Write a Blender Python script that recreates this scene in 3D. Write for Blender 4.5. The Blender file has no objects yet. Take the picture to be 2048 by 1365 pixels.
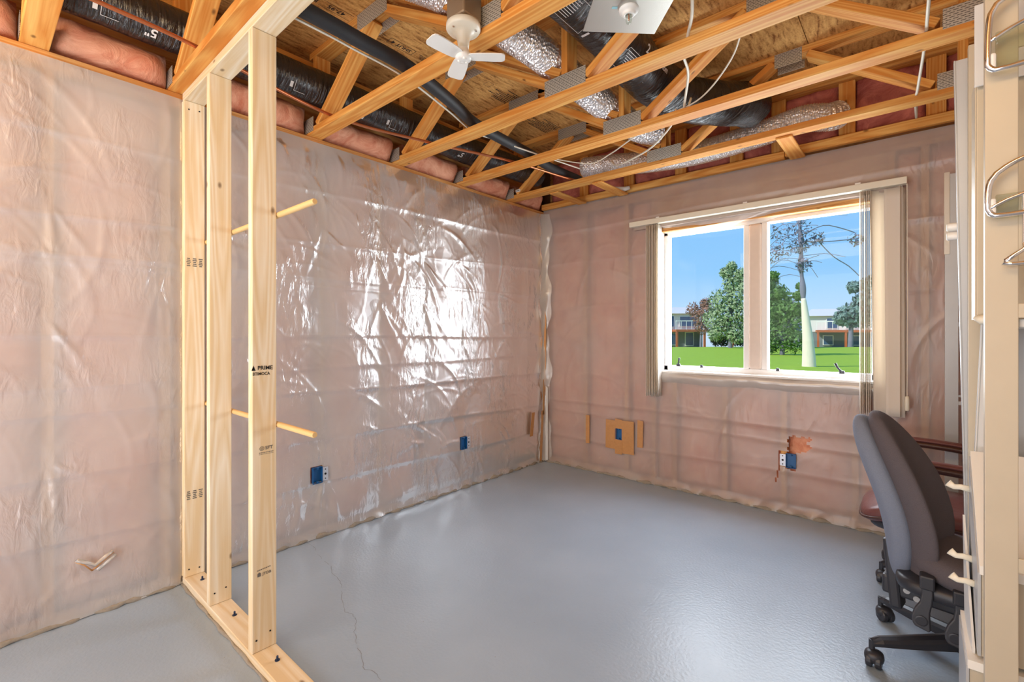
import bpy, bmesh, math, random
import numpy as np
from mathutils import Vector, Matrix, noise as mnoise

random.seed(7)
RNG = np.random.RandomState(11)
C = bpy.context.scene.collection
PI = math.pi

# ------------------------------------------------------------------ camera, world, lights, exposure
cam_d = bpy.data.cameras.new('camera')
cam_d.sensor_width = 36.0
cam_d.lens = 937.4 / 2048 * 36
cam_d.shift_y = -14.7 / 2048
cam_d.clip_start = 0.05
cam_d.clip_end = 500
cam = bpy.data.objects.new('camera', cam_d)
cam.location = (2.772, -3.702, 1.246)
cam.rotation_euler = (math.radians(90), 0, math.radians(40.717))
C.objects.link(cam)
bpy.context.scene.camera = cam

world = bpy.data.worlds.new('sky')
bpy.context.scene.world = world
world.use_nodes = True
wn, wl = world.node_tree.nodes, world.node_tree.links
wn.clear()
w_out = wn.new('ShaderNodeOutputWorld')
w_bg = wn.new('ShaderNodeBackground')
w_tc = wn.new('ShaderNodeTexCoord')
w_sep = wn.new('ShaderNodeSeparateXYZ')
w_ramp = wn.new('ShaderNodeValToRGB')
w_ramp.color_ramp.elements[0].position = 0.0
w_ramp.color_ramp.elements[0].color = (0.52, 0.70, 0.88, 1)
w_ramp.color_ramp.elements[1].position = 0.45
w_ramp.color_ramp.elements[1].color = (0.16, 0.44, 0.90, 1)
e_ = w_ramp.color_ramp.elements.new(0.12)
e_.color = (0.27, 0.56, 0.90, 1)
wl.new(w_tc.outputs['Generated'], w_sep.inputs[0])
wl.new(w_sep.outputs['Z'], w_ramp.inputs[0])
wl.new(w_ramp.outputs[0], w_bg.inputs[0])
w_bg.inputs[1].default_value = 1.0
wl.new(w_bg.outputs[0], w_out.inputs[0])


def light(name, kind, loc, rot, energy, color, size=(1, 1), spread=None):
    d = bpy.data.lights.new(name, kind)
    d.energy = energy
    d.color = color
    if kind == 'AREA':
        d.shape = 'RECTANGLE'
        d.size, d.size_y = size
        if spread:
            d.spread = spread
    o = bpy.data.objects.new(name, d)
    o.location = loc
    o.rotation_euler = rot
    C.objects.link(o)
    return o


R = math.radians
sun = light('sun', 'SUN', (5, -5, 20), (R(52), 0, R(-35)), 3.4, (1.0, 0.95, 0.86))
sun.data.angle = R(0.6)
light('window_daylight', 'AREA', (1.9, 0.24, 1.5), (R(-84), 0, 0), 58, (0.86, 0.93, 1.0), (1.36, 1.08))
light('rear_fill', 'AREA', (1.6, -6.0, 1.7), (R(75), 0, R(0)), 38, (0.97, 0.97, 1.0), (2.8, 1.2))  # fill light added behind the camera to lift the whole interior
light('low_fill', 'AREA', (1.5, -5.0, 0.22), (R(158), 0, R(-8)), 50, (0.98, 0.97, 1.0), (2.0, 1.0))  # added upward fill near the floor, brightens chord undersides like floor bounce
light('warm_fill', 'AREA', (1.7, -4.7, 2.60), (R(84), 0, R(12)), 34, (1.0, 0.72, 0.42), (2.6, 0.4))  # added warm fill out of view, tints the trusses and upper walls

vs = bpy.context.scene.view_settings
vs.view_transform = 'Standard'
vs.look = 'None'
vs.exposure = 0.16
vs.gamma = 1.0
vs.use_curve_mapping = False


# ------------------------------------------------------------------ helpers
def srgb(r, g, b):
    f = lambda c: (c / 255) / 12.92 if c / 255 <= 0.04045 else ((c / 255 + 0.055) / 1.055) ** 2.4
    return (f(r), f(g), f(b), 1)


W = {}


def link(o, origin, parent):
    W[o.name] = Vector(origin)
    C.objects.link(o)
    if parent is not None:
        o.parent = parent
        o.location = Vector(origin) - W[parent.name]
    else:
        o.location = origin
    return o


def thing(name, label, cat, loc=(0, 0, 0), group=None):
    o = bpy.data.objects.new(name, None)
    o.empty_display_size = 0.1
    link(o, loc, None)
    o['label'] = label
    o['category'] = cat
    o['kind'] = 'thing'
    if group:
        o['group'] = group
    return o


def tag(o, label, cat, group=None):
    o['label'] = label
    o['category'] = cat
    o['kind'] = 'thing'
    if group:
        o['group'] = group
    return o


def struct_root(name, loc=(0, 0, 0)):
    o = bpy.data.objects.new(name, None)
    o.empty_display_size = 0.1
    link(o, loc, None)
    o['kind'] = 'structure'
    return o


class MB:
    """collects world-space geometry for ONE mesh object"""

    def __init__(self):
        self.v, self.f, self.uv = [], [], {}

    def add(self, verts, faces):
        b = len(self.v)
        self.v += [tuple(x) for x in verts]
        self.f += [tuple(i + b for i in fc) for fc in faces]
        return b

    def box(self, c, s, rot=None):
        m = rot if rot is not None else Matrix.Identity(3)
        pts = []
        for x in (-.5, .5):
            for y in (-.5, .5):
                for z in (-.5, .5):
                    pts.append(Vector(c) + m @ Vector((x * s[0], y * s[1], z * s[2])))
        self.add(pts, [(0, 1, 3, 2), (4, 6, 7, 5), (0, 4, 5, 1), (2, 3, 7, 6), (0, 2, 6, 4), (1, 5, 7, 3)])
        return self

    def rbox(self, c, s, bev=0.004, rot=None, seg=2):
        bm = bmesh.new()
        bmesh.ops.create_cube(bm, size=1)
        for v in bm.verts:
            v.co = Vector((v.co.x * s[0], v.co.y * s[1], v.co.z * s[2]))
        bmesh.ops.bevel(bm, geom=bm.edges[:], offset=bev, segments=seg, affect='EDGES', profile=0.5)
        m = rot if rot is not None else Matrix.Identity(3)
        bm.verts.index_update()
        self.add([Vector(c) + m @ v.co for v in bm.verts], [[v.index for v in f.verts] for f in bm.faces])
        bm.free()
        return self

    def tube(self, pts, rad, seg=12, cap=True, squash=None, rfun=None):
        pts = [Vector(p) for p in pts]
        n = len(pts)
        rad = rad if hasattr(rad, '__len__') else [rad] * n
        up = Vector((0, 0, 1))
        rings = []
        prev = None
        for i in range(n):
            t = (pts[min(i + 1, n - 1)] - pts[max(i - 1, 0)]).normalized()
            if prev is None:
                a = up if abs(t.dot(up)) < 0.9 else Vector((1, 0, 0))
                nrm = (a - t * a.dot(t)).normalized()
            else:
                nrm = (prev - t * prev.dot(t)).normalized()
            prev = nrm
            bi = t.cross(nrm)
            ring = []
            for k in range(seg):
                a = 2 * PI * k / seg
                r = rad[i] if rfun is None else rfun(i, a, rad[i])
                q1, q2 = (1, 1) if squash is None else squash
                ring.append(pts[i] + nrm * (math.cos(a) * r * q1) + bi * (math.sin(a) * r * q2))
            rings.append(ring)
        b = len(self.v)
        for r_ in rings:
            self.v += [tuple(x) for x in r_]
        for i in range(n - 1):
            for k in range(seg):
                k2 = (k + 1) % seg
                self.f.append((b + i * seg + k, b + i * seg + k2, b + (i + 1) * seg + k2, b + (i + 1) * seg + k))
        if cap:
            self.f.append(tuple(b + k for k in range(seg))[::-1])
            self.f.append(tuple(b + (n - 1) * seg + k for k in range(seg)))
        return self

    def lathe(self, c, prof, seg=24, axis='Z', cap=True):
        c = Vector(c)
        b = len(self.v)
        for (r, h) in prof:
            for k in range(seg):
                a = 2 * PI * k / seg
                p = Vector((math.cos(a) * r, math.sin(a) * r, h))
                if axis == 'Y':
                    p = Vector((p.x, p.z, p.y))
                elif axis == 'X':
                    p = Vector((p.z, p.x, p.y))
                self.v.append(tuple(c + p))
        for i in range(len(prof) - 1):
            for k in range(seg):
                k2 = (k + 1) % seg
                self.f.append((b + i * seg + k, b + i * seg + k2, b + (i + 1) * seg + k2, b + (i + 1) * seg + k))
        if cap:
            self.f.append(tuple(b + k for k in range(seg))[::-1])
            self.f.append(tuple(b + (len(prof) - 1) * seg + k for k in range(seg)))
        return self

    def prism(self, poly, n, thick):
        """poly: 3D outline, extruded by thick along n"""
        n = Vector(n).normalized() * thick
        k = len(poly)
        b = self.add([Vector(p) for p in poly] + [Vector(p) + n for p in poly], [])
        self.f.append(tuple(b + i for i in range(k))[::-1])
        self.f.append(tuple(b + k + i for i in range(k)))
        for i in range(k):
            j = (i + 1) % k
            self.f.append((b + i, b + j, b + k + j, b + k + i))
        return self

    def build(self, name, m, parent=None, origin=None, smooth=False, fix=True, mats=None):
        me = bpy.data.meshes.new(name)
        o_ = Vector(origin) if origin is not None else (W[parent.name] if parent is not None else Vector((0, 0, 0)))
        me.from_pydata([tuple(Vector(p) - o_) for p in self.v], [], self.f)
        if fix:
            bm = bmesh.new()
            bm.from_mesh(me)
            bmesh.ops.recalc_face_normals(bm, faces=bm.faces[:])
            bm.to_mesh(me)
            bm.free()
        if smooth:
            for p in me.polygons:
                p.use_smooth = True
        me.materials.append(m)
        ob = bpy.data.objects.new(name, me)
        return link(ob, o_, parent)


def board(name, p0, p1, wdir, width, thick, m, parent, bev=0.0025):
    """a piece of lumber with a UV map in metres, u along its length"""
    p0, p1 = Vector(p0), Vector(p1)
    ax = p1 - p0
    L = ax.length
    ax.normalize()
    wd = Vector(wdir)
    wd = (wd - ax * wd.dot(ax)).normalized()
    td = ax.cross(wd)
    bm = bmesh.new()
    bmesh.ops.create_cube(bm, size=1)
    for v in bm.verts:
        v.co = Vector((v.co.x * L, v.co.y * width, v.co.z * thick))
    bmesh.ops.bevel(bm, geom=bm.edges[:], offset=bev, segments=1, affect='EDGES')
    uvl = bm.loops.layers.uv.new('UVMap')
    ru, rv = random.random() * 20, random.random() * 20
    for f in bm.faces:
        for l in f.loops:
            c = l.vert.co
            l[uvl].uv = (c.x + ru, c.y + c.z * 1.3 + rv)
    mid = (p0 + p1) / 2
    o_ = W[parent.name] if parent is not None else Vector((0, 0, 0))
    for v in bm.verts:
        c = v.co.copy()
        v.co = mid + ax * c.x + wd * c.y + td * c.z - o_
    bmesh.ops.recalc_face_normals(bm, faces=bm.faces[:])
    me = bpy.data.meshes.new(name)
    bm.to_mesh(me)
    bm.free()
    me.materials.append(m)
    return link(bpy.data.objects.new(name, me), o_, parent)


def grid_mesh(name, P, m, parent, mask=None, smooth=True):
    """P: (nu, nv, 3) array of world points"""
    nu, nv = P.shape[:2]
    o_ = W[parent.name] if parent is not None else Vector((0, 0, 0))
    V = (P.reshape(-1, 3) - np.array(o_)).astype(np.float32)
    i, j = np.meshgrid(np.arange(nu - 1), np.arange(nv - 1), indexing='ij')
    a = (i * nv + j)
    F = np.stack([a, a + nv, a + nv + 1, a + 1], -1)
    F = F[mask] if mask is not None else F.reshape(-1, 4)
    me = bpy.data.meshes.new(name)
    me.vertices.add(len(V))
    me.vertices.foreach_set('co', V.ravel())
    me.loops.add(F.size)
    me.loops.foreach_set('vertex_index', F.ravel().astype(np.int32))
    me.polygons.add(len(F))
    me.polygons.foreach_set('loop_start', (np.arange(len(F)) * 4).astype(np.int32))
    me.polygons.foreach_set('loop_total', np.full(len(F), 4, np.int32))
    me.update(calc_edges=True)
    me.validate()
    if smooth:
        me.polygons.foreach_set('use_smooth', np.ones(len(me.polygons), bool))
    me.materials.append(m)
    return link(bpy.data.objects.new(name, me), o_, parent)


_tcache = {}


def text_geo(body, size):
    key = body
    if key not in _tcache:
        cu = bpy.data.curves.new('lettering', 'FONT')
        cu.body = body
        cu.size = 1
        cu.offset = 0.022
        cu.align_x = 'CENTER'
        cu.align_y = 'CENTER'
        cu.resolution_u = 3
        ob = bpy.data.objects.new('lettering', cu)
        C.objects.link(ob)
        dg = bpy.context.evaluated_depsgraph_get()
        me = bpy.data.meshes.new_from_object(ob.evaluated_get(dg))
        _tcache[key] = ([(v.co.x, v.co.y) for v in me.vertices], [tuple(p.vertices) for p in me.polygons])
        bpy.data.objects.remove(ob)
        bpy.data.curves.remove(cu)
        bpy.data.meshes.remove(me)
    vs_, fs = _tcache[key]
    return [(x * size, y * size) for x, y in vs_], fs


def stamp(mb, body, size, place, off=(0, 0), sx=1.0):
    v, f = text_geo(body, size)
    mb.add([place(x * sx + off[0], y + off[1]) for x, y in v], f)


def bar(mb, x, y, w, h, place):
    n = max(1, int(w / 0.02))
    vs_, fs = [], []
    for i in range(n + 1):
        xx = x - w / 2 + w * i / n
        vs_ += [place(xx, y - h / 2), place(xx, y + h / 2)]
    for i in range(n):
        fs.append((2 * i, 2 * i + 2, 2 * i + 3, 2 * i + 1))
    mb.add(vs_, fs)


def plane_place(o, u, v):
    o, u, v = Vector(o), Vector(u).normalized(), Vector(v).normalized()
    return lambda x, y: o + u * x + v * y


# ------------------------------------------------------------------ materials
def mat(name):
    m = bpy.data.materials.new(name)
    m.use_nodes = True
    nt = m.node_tree
    nt.nodes.clear()
    out = nt.nodes.new('ShaderNodeOutputMaterial')
    return m, nt.nodes, nt.links, out


def simple(name, col, rough=0.5, metal=0.0, spec=0.5, bump=0.0, bscale=200, trans=0.0, var=0.0, stretch=None, coat=0.0):
    m, n, l, out = mat(name)
    b = n.new('ShaderNodeBsdfPrincipled')
    b.inputs['Base Color'].default_value = col
    b.inputs['Roughness'].default_value = rough
    b.inputs['Metallic'].default_value = metal
    b.inputs['Specular IOR Level'].default_value = spec
    b.inputs['Transmission Weight'].default_value = trans
    b.inputs['Coat Weight'].default_value = coat
    l.new(b.outputs[0], out.inputs[0])
    if bump or var:
        tc = n.new('ShaderNodeTexCoord')
        mp = n.new('ShaderNodeMapping')
        if stretch:
            mp.inputs['Scale'].default_value = stretch
        nz = n.new('ShaderNodeTexNoise')
        nz.inputs['Scale'].default_value = bscale
        nz.inputs['Detail'].default_value = 5
        l.new(tc.outputs['Object'], mp.inputs[0])
        l.new(mp.outputs[0], nz.inputs['Vector'])
        if bump:
            bp = n.new('ShaderNodeBump')
            bp.inputs['Strength'].default_value = bump
            bp.inputs['Distance'].default_value = 0.004
            l.new(nz.outputs['Fac'], bp.inputs['Height'])
            l.new(bp.outputs[0], b.inputs['Normal'])
        if var:
            mx = n.new('ShaderNodeMix')
            mx.data_type = 'RGBA'
            mx.inputs[6].default_value = tuple(c * (1 - var) for c in col[:3]) + (1,)
            mx.inputs[7].default_value = tuple(min(1, c * (1 + var)) for c in col[:3]) + (1,)
            l.new(nz.outputs['Fac'], mx.inputs[0])
            l.new(mx.outputs[2], b.inputs['Base Color'])
    return m


def wood(name, light_c, dark_c, rough=0.62, knots=0.5):
    m, n, l, out = mat(name)
    b = n.new('ShaderNodeBsdfPrincipled')
    b.inputs['Roughness'].default_value = rough
    b.inputs['Specular IOR Level'].default_value = 0.3
    l.new(b.outputs[0], out.inputs[0])
    uv = n.new('ShaderNodeUVMap')
    # broad tone
    mp1 = n.new('ShaderNodeMapping')
    mp1.inputs['Scale'].default_value = (0.9, 7, 1)
    n1 = n.new('ShaderNodeTexNoise')
    n1.inputs['Scale'].default_value = 1.6
    n1.inputs['Detail'].default_value = 3
    l.new(uv.outputs[0], mp1.inputs[0])
    l.new(mp1.outputs[0], n1.inputs['Vector'])
    # cathedral grain
    mp2 = n.new('ShaderNodeMapping')
    mp2.inputs['Scale'].default_value = (0.55, 9, 1)
    n2 = n.new('ShaderNodeTexNoise')
    n2.inputs['Scale'].default_value = 0.9
    n2.inputs['Detail'].default_value = 1.5
    l.new(uv.outputs[0], mp2.inputs[0])
    l.new(mp2.outputs[0], n2.inputs['Vector'])
    mul = n.new('ShaderNodeMath')
    mul.operation = 'MULTIPLY'
    mul.inputs[1].default_value = 26
    l.new(n2.outputs['Fac'], mul.inputs[0])
    fr = n.new('ShaderNodeMath')
    fr.operation = 'PINGPONG'
    fr.inputs[1].default_value = 1.0
    l.new(mul.outputs[0], fr.inputs[0])
    # fine fibre
    mp3 = n.new('ShaderNodeMapping')
    mp3.inputs['Scale'].default_value = (4, 160, 1)
    n3 = n.new('ShaderNodeTexNoise')
    n3.inputs['Scale'].default_value = 1.0
    n3.inputs['Detail'].default_value = 3
    l.new(uv.outputs[0], mp3.inputs[0])
    l.new(mp3.outputs[0], n3.inputs['Vector'])
    s1 = n.new('ShaderNodeMath')
    s1.operation = 'MULTIPLY_ADD'
    s1.inputs[1].default_value = 0.34
    l.new(fr.outputs[0], s1.inputs[0])
    l.new(n1.outputs['Fac'], s1.inputs[2])
    s2 = n.new('ShaderNodeMath')
    s2.operation = 'MULTIPLY_ADD'
    s2.inputs[1].default_value = 0.35
    l.new(n3.outputs['Fac'], s2.inputs[0])
    l.new(s1.outputs[0], s2.inputs[2])
    rp = n.new('ShaderNodeValToRGB')
    rp.color_ramp.elements[0].position = 0.42
    rp.color_ramp.elements[0].color = light_c
    rp.color_ramp.elements[1].position = 1.15 if False else 1.0
    rp.color_ramp.elements[1].color = dark_c
    l.new(s2.outputs[0], rp.inputs[0])
    # knots
    mp4 = n.new('ShaderNodeMapping')
    mp4.inputs['Scale'].default_value = (6, 11, 1)
    vo = n.new('ShaderNodeTexVoronoi')
    vo.voronoi_dimensions = '2D'
    vo.inputs['Scale'].default_value = 1.0
    l.new(uv.outputs[0], mp4.inputs[0])
    l.new(mp4.outputs[0], vo.inputs['Vector'])
    kr = n.new('ShaderNodeValToRGB')
    kr.color_ramp.elements[0].position = 0.035
    kr.color_ramp.elements[0].color = (1, 1, 1, 1)
    kr.color_ramp.elements[1].position = 0.11
    kr.color_ramp.elements[1].color = (0, 0, 0, 1)
    l.new(vo.outputs['Distance'], kr.inputs[0])
    sp = n.new('ShaderNodeSeparateColor')
    l.new(vo.outputs['Color'], sp.inputs[0])
    th = n.new('ShaderNodeMath')
    th.operation = 'LESS_THAN'
    th.inputs[1].default_value = knots
    l.new(sp.outputs[0], th.inputs[0])
    km = n.new('ShaderNodeMath')
    km.operation = 'MULTIPLY'
    l.new(kr.outputs[0], km.inputs[0])
    l.new(th.outputs[0], km.inputs[1])
    km2 = n.new('ShaderNodeMath')
    km2.operation = 'MULTIPLY'
    km2.inputs[1].default_value = 0.8
    l.new(km.outputs[0], km2.inputs[0])
    mx = n.new('ShaderNodeMix')
    mx.data_type = 'RGBA'
    mx.inputs[7].default_value = (dark_c[0] * 0.22, dark_c[1] * 0.16, dark_c[2] * 0.14, 1)
    l.new(km2.outputs[0], mx.inputs[0])
    l.new(rp.outputs[0], mx.inputs[6])
    # per board tone
    oi = n.new('ShaderNodeObjectInfo')
    hsv = n.new('ShaderNodeHueSaturation')
    vr = n.new('ShaderNodeMapRange')
    vr.inputs['To Min'].default_value = 0.9
    vr.inputs['To Max'].default_value = 1.08
    l.new(oi.outputs['Random'], vr.inputs['Value'])
    l.new(vr.outputs[0], hsv.inputs['Value'])
    l.new(mx.outputs[2], hsv.inputs['Color'])
    l.new(hsv.outputs[0], b.inputs['Base Color'])
    bp = n.new('ShaderNodeBump')
    bp.inputs['Strength'].default_value = 0.25
    bp.inputs['Distance'].default_value = 0.002
    l.new(s2.outputs[0], bp.inputs['Height'])
    l.new(bp.outputs[0], b.inputs['Normal'])
    return m


def film(name, milk=0.5, tint=(0.90, 0.87, 0.84, 1), rough=0.16, gloss=1.0, bumps=0.5):
    """thin polyethylene film: clear, slightly milky, glossy"""
    m, n, l, out = mat(name)
    tr = n.new('ShaderNodeBsdfTransparent')
    tr.inputs[0].default_value = (0.97, 0.96, 0.95, 1)
    df = n.new('ShaderNodeBsdfDiffuse')
    df.inputs[0].default_value = tint
    tl = n.new('ShaderNodeBsdfTranslucent')
    tl.inputs[0].default_value = tint
    gl = n.new('ShaderNodeBsdfGlossy')
    gl.inputs['Roughness'].default_value = rough
    gl.inputs[0].default_value = (1, 1, 1, 1)
    m1 = n.new('ShaderNodeMixShader')
    m1.inputs[0].default_value = 0.3
    l.new(df.outputs[0], m1.inputs[1])
    l.new(tl.outputs[0], m1.inputs[2])
    m2 = n.new('ShaderNodeMixShader')
    l.new(tr.outputs[0], m2.inputs[1])
    l.new(m1.outputs[0], m2.inputs[2])
    tc = n.new('ShaderNodeTexCoord')
    # milkiness varies gently
    nz = n.new('ShaderNodeTexNoise')
    nz.inputs['Scale'].default_value = 2.2
    nz.inputs['Detail'].default_value = 4
    l.new(tc.outputs['Object'], nz.inputs['Vector'])
    mr = n.new('ShaderNodeMapRange')
    mr.inputs['From Min'].default_value = 0.3
    mr.inputs['From Max'].default_value = 0.7
    mr.inputs['To Min'].default_value = milk - 0.1
    mr.inputs['To Max'].default_value = milk + 0.1
    l.new(nz.outputs['Fac'], mr.inputs['Value'])
    l.new(mr.outputs[0], m2.inputs[0])
    fr = n.new('ShaderNodeFresnel')
    fr.inputs[0].default_value = 1.5
    fm = n.new('ShaderNodeMath')
    fm.operation = 'MULTIPLY_ADD'
    fm.use_clamp = True
    fm.inputs[1].default_value = 1.6 * gloss
    fm.inputs[2].default_value = 0.02 * gloss
    l.new(fr.outputs[0], fm.inputs[0])
    m3 = n.new('ShaderNodeMixShader')
    l.new(fm.outputs[0], m3.inputs[0])
    l.new(m2.outputs[0], m3.inputs[1])
    l.new(gl.outputs[0], m3.inputs[2])
    # fine crinkle relief
    mp = n.new('ShaderNodeMapping')
    mp.inputs['Scale'].default_value = (1, 1, 0.35)
    mp.inputs['Rotation'].default_value = (0.35, 0.25, 0)
    l.new(tc.outputs['Object'], mp.inputs[0])
    c1 = n.new('ShaderNodeTexNoise')
    c1.inputs['Scale'].default_value = 26
    c1.inputs['Detail'].default_value = 4
    c1.inputs['Distortion'].default_value = 0.6
    l.new(mp.outputs[0], c1.inputs['Vector'])
    c2 = n.new('ShaderNodeTexNoise')
    c2.inputs['Scale'].default_value = 3.2
    l.new(tc.outputs['Object'], c2.inputs['Vector'])
    cm = n.new('ShaderNodeMath')
    cm.operation = 'MULTIPLY'
    cr = n.new('ShaderNodeMapRange')
    cr.inputs['From Min'].default_value = 0.42
    cr.inputs['From Max'].default_value = 0.66
    l.new(c2.outputs['Fac'], cr.inputs['Value'])
    l.new(c1.outputs['Fac'], cm.inputs[0])
    l.new(cr.outputs[0], cm.inputs[1])
    bp = n.new('ShaderNodeBump')
    bp.inputs['Strength'].default_value = bumps
    bp.inputs['Distance'].default_value = 0.012
    l.new(cm.outputs[0], bp.inputs['Height'])
    for s in (df, gl, fr):
        l.new(bp.outputs[0], s.inputs['Normal'])
    l.new(m3.outputs[0], out.inputs[0])
    return m


def fluffy(name, c1, c2):
    m, n, l, out = mat(name)
    b = n.new('ShaderNodeBsdfPrincipled')
    b.inputs['Roughness'].default_value = 0.95
    b.inputs['Specular IOR Level'].default_value = 0.05
    l.new(b.outputs[0], out.inputs[0])
    tc = n.new('ShaderNodeTexCoord')
    nz = n.new('ShaderNodeTexNoise')
    nz.inputs['Scale'].default_value = 7
    nz.inputs['Detail'].default_value = 9
    nz.inputs['Roughness'].default_value = 0.68
    nz.inputs['Distortion'].default_value = 1.2
    l.new(tc.outputs['Object'], nz.inputs['Vector'])
    rp = n.new('ShaderNodeValToRGB')
    rp.color_ramp.elements[0].position = 0.33
    rp.color_ramp.elements[0].color = c1
    rp.color_ramp.elements[1].position = 0.66
    rp.color_ramp.elements[1].color = c2
    l.new(nz.outputs['Fac'], rp.inputs[0])
    l.new(rp.outputs[0], b.inputs['Base Color'])
    bp = n.new('ShaderNodeBump')
    bp.inputs['Strength'].default_value = 0.8
    bp.inputs['Distance'].default_value = 0.02
    l.new(nz.outputs['Fac'], bp.inputs['Height'])
    l.new(bp.outputs[0], b.inputs['Normal'])
    return m


def osb_mat():
    m, n, l, out = mat('strand_board')
    b = n.new('ShaderNodeBsdfPrincipled')
    b.inputs['Roughness'].default_value = 0.8
    b.inputs['Specular IOR Level'].default_value = 0.2
    l.new(b.outputs[0], out.inputs[0])
    tc = n.new('ShaderNodeTexCoord')
    cols = []
    prev = None
    for k, (rz, sc) in enumerate(((0.35, 120), (-0.5, 150), (1.2, 105))):
        mp = n.new('ShaderNodeMapping')
        mp.inputs['Rotation'].default_value = (0, 0, rz)
        mp.inputs['Scale'].default_value = (1.0, 0.22, 1)
        mp.inputs['Location'].default_value = (k * 3.1, k * 1.7, 0)
        l.new(tc.outputs['Object'], mp.inputs[0])
        vo = n.new('ShaderNodeTexNoise')
        vo.inputs['Scale'].default_value = sc * 0.42
        vo.inputs['Detail'].default_value = 3
        vo.inputs['Distortion'].default_value = 0.5
        l.new(mp.outputs[0], vo.inputs['Vector'])
        if prev is None:
            prev = vo.outputs['Fac']
        else:
            mx = n.new('ShaderNodeMath')
            mx.operation = 'MAXIMUM' if k == 1 else 'MINIMUM'
            l.new(prev, mx.inputs[0])
            l.new(vo.outputs['Fac'], mx.inputs[1])
            prev = mx.outputs[0]
    nz = n.new('ShaderNodeTexNoise')
    nz.inputs['Scale'].default_value = 90
    nz.inputs['Detail'].default_value = 8
    l.new(tc.outputs['Object'], nz.inputs['Vector'])
    ad = n.new('ShaderNodeMath')
    ad.operation = 'MULTIPLY_ADD'
    ad.inputs[1].default_value = 0.35
    l.new(nz.outputs['Fac'], ad.inputs[0])
    l.new(prev, ad.inputs[2])
    rp = n.new('ShaderNodeValToRGB')
    e = rp.color_ramp.elements
    e[0].position = 0.46
    e[0].color = srgb(138, 88, 44)
    e[1].position = 0.80
    e[1].color = srgb(232, 182, 112)
    k = e.new(0.60)
    k.color = srgb(204, 150, 86)
    l.new(ad.outputs[0], rp.inputs[0])
    l.new(rp.outputs[0], b.inputs['Base Color'])
    bp = n.new('ShaderNodeBump')
    bp.inputs['Strength'].default_value = 0.3
    bp.inputs['Distance'].default_value = 0.003
    l.new(ad.outputs[0], bp.inputs['Height'])
    l.new(bp.outputs[0], b.inputs['Normal'])
    return m


def truss_plate_mat():
    m, n, l, out = mat('galvanised_plate')
    b = n.new('ShaderNodeBsdfPrincipled')
    b.inputs['Metallic'].default_value = 0.4
    b.inputs['Roughness'].default_value = 0.5
    l.new(b.outputs[0], out.inputs[0])
    uv = n.new('ShaderNodeUVMap')
    br = n.new('ShaderNodeTexBrick')
    br.inputs['Color1'].default_value = (0.03, 0.027, 0.024, 1)
    br.inputs['Color2'].default_value = (0.02, 0.018, 0.016, 1)
    br.inputs['Mortar'].default_value = srgb(190, 184, 172)
    br.inputs['Scale'].default_value = 1
    br.inputs['Brick Width'].default_value = 0.022
    br.inputs['Row Height'].default_value = 0.0085
    br.inputs['Mortar Size'].default_value = 0.0031
    br.inputs['Mortar Smooth'].default_value = 0.0
    l.new(uv.outputs[0], br.inputs['Vector'])
    l.new(br.outputs['Color'], b.inputs['Base Color'])
    return m


def floor_mat():
    m, n, l, out = mat('painted_concrete')
    b = n.new('ShaderNodeBsdfPrincipled')
    l.new(b.outputs[0], out.inputs[0])
    b.inputs['Specular IOR Level'].default_value = 0.45
    tc = n.new('ShaderNodeTexCoord')
    nz = n.new('ShaderNodeTexNoise')
    nz.inputs['Scale'].default_value = 1.6
    nz.inputs['Detail'].default_value = 5
    l.new(tc.outputs['Object'], nz.inputs['Vector'])
    rp = n.new('ShaderNodeValToRGB')
    rp.color_ramp.elements[0].position = 0.3
    rp.color_ramp.elements[0].color = srgb(150, 168, 188)
    rp.color_ramp.elements[1].position = 0.7
    rp.color_ramp.elements[1].color = srgb(163, 180, 199)
    l.new(nz.outputs['Fac'], rp.inputs[0])
    # specks
    vo = n.new('ShaderNodeTexVoronoi')
    vo.inputs['Scale'].default_value = 2.2
    vo.voronoi_dimensions = '2D'
    l.new(tc.outputs['Object'], vo.inputs['Vector'])
    lt = n.new('ShaderNodeMath')
    lt.operation = 'LESS_THAN'
    lt.inputs[1].default_value = 0.004
    l.new(vo.outputs['Distance'], lt.inputs[0])
    mx = n.new('ShaderNodeMix')
    mx.data_type = 'RGBA'
    mx.inputs[7].default_value = srgb(140, 140, 142)
    l.new(lt.outputs[0], mx.inputs[0])
    l.new(rp.outputs[0], mx.inputs[6])
    l.new(mx.outputs[2], b.inputs['Base Color'])
    n2 = n.new('ShaderNodeTexNoise')
    n2.inputs['Scale'].default_value = 75
    n2.inputs['Detail'].default_value = 4
    l.new(tc.outputs['Object'], n2.inputs['Vector'])
    n3 = n.new('ShaderNodeTexNoise')
    n3.inputs['Scale'].default_value = 4
    n3.inputs['Detail'].default_value = 1
    l.new(tc.outputs['Object'], n3.inputs['Vector'])
    rr = n.new('ShaderNodeMapRange')
    rr.inputs['From Min'].default_value = 0.0
    rr.inputs['From Max'].default_value = 1.0
    rr.inputs['To Min'].default_value = 0.29
    rr.inputs['To Max'].default_value = 0.37
    l.new(n3.outputs['Fac'], rr.inputs['Value'])
    l.new(rr.outputs[0], b.inputs['Roughness'])
    bp = n.new('ShaderNodeBump')
    bp.inputs['Strength'].default_value = 0.22
    bp.inputs['Distance'].default_value = 0.006
    l.new(n2.outputs['Fac'], bp.inputs['Height'])
    l.new(bp.outputs[0], b.inputs['Normal'])
    return m


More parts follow.
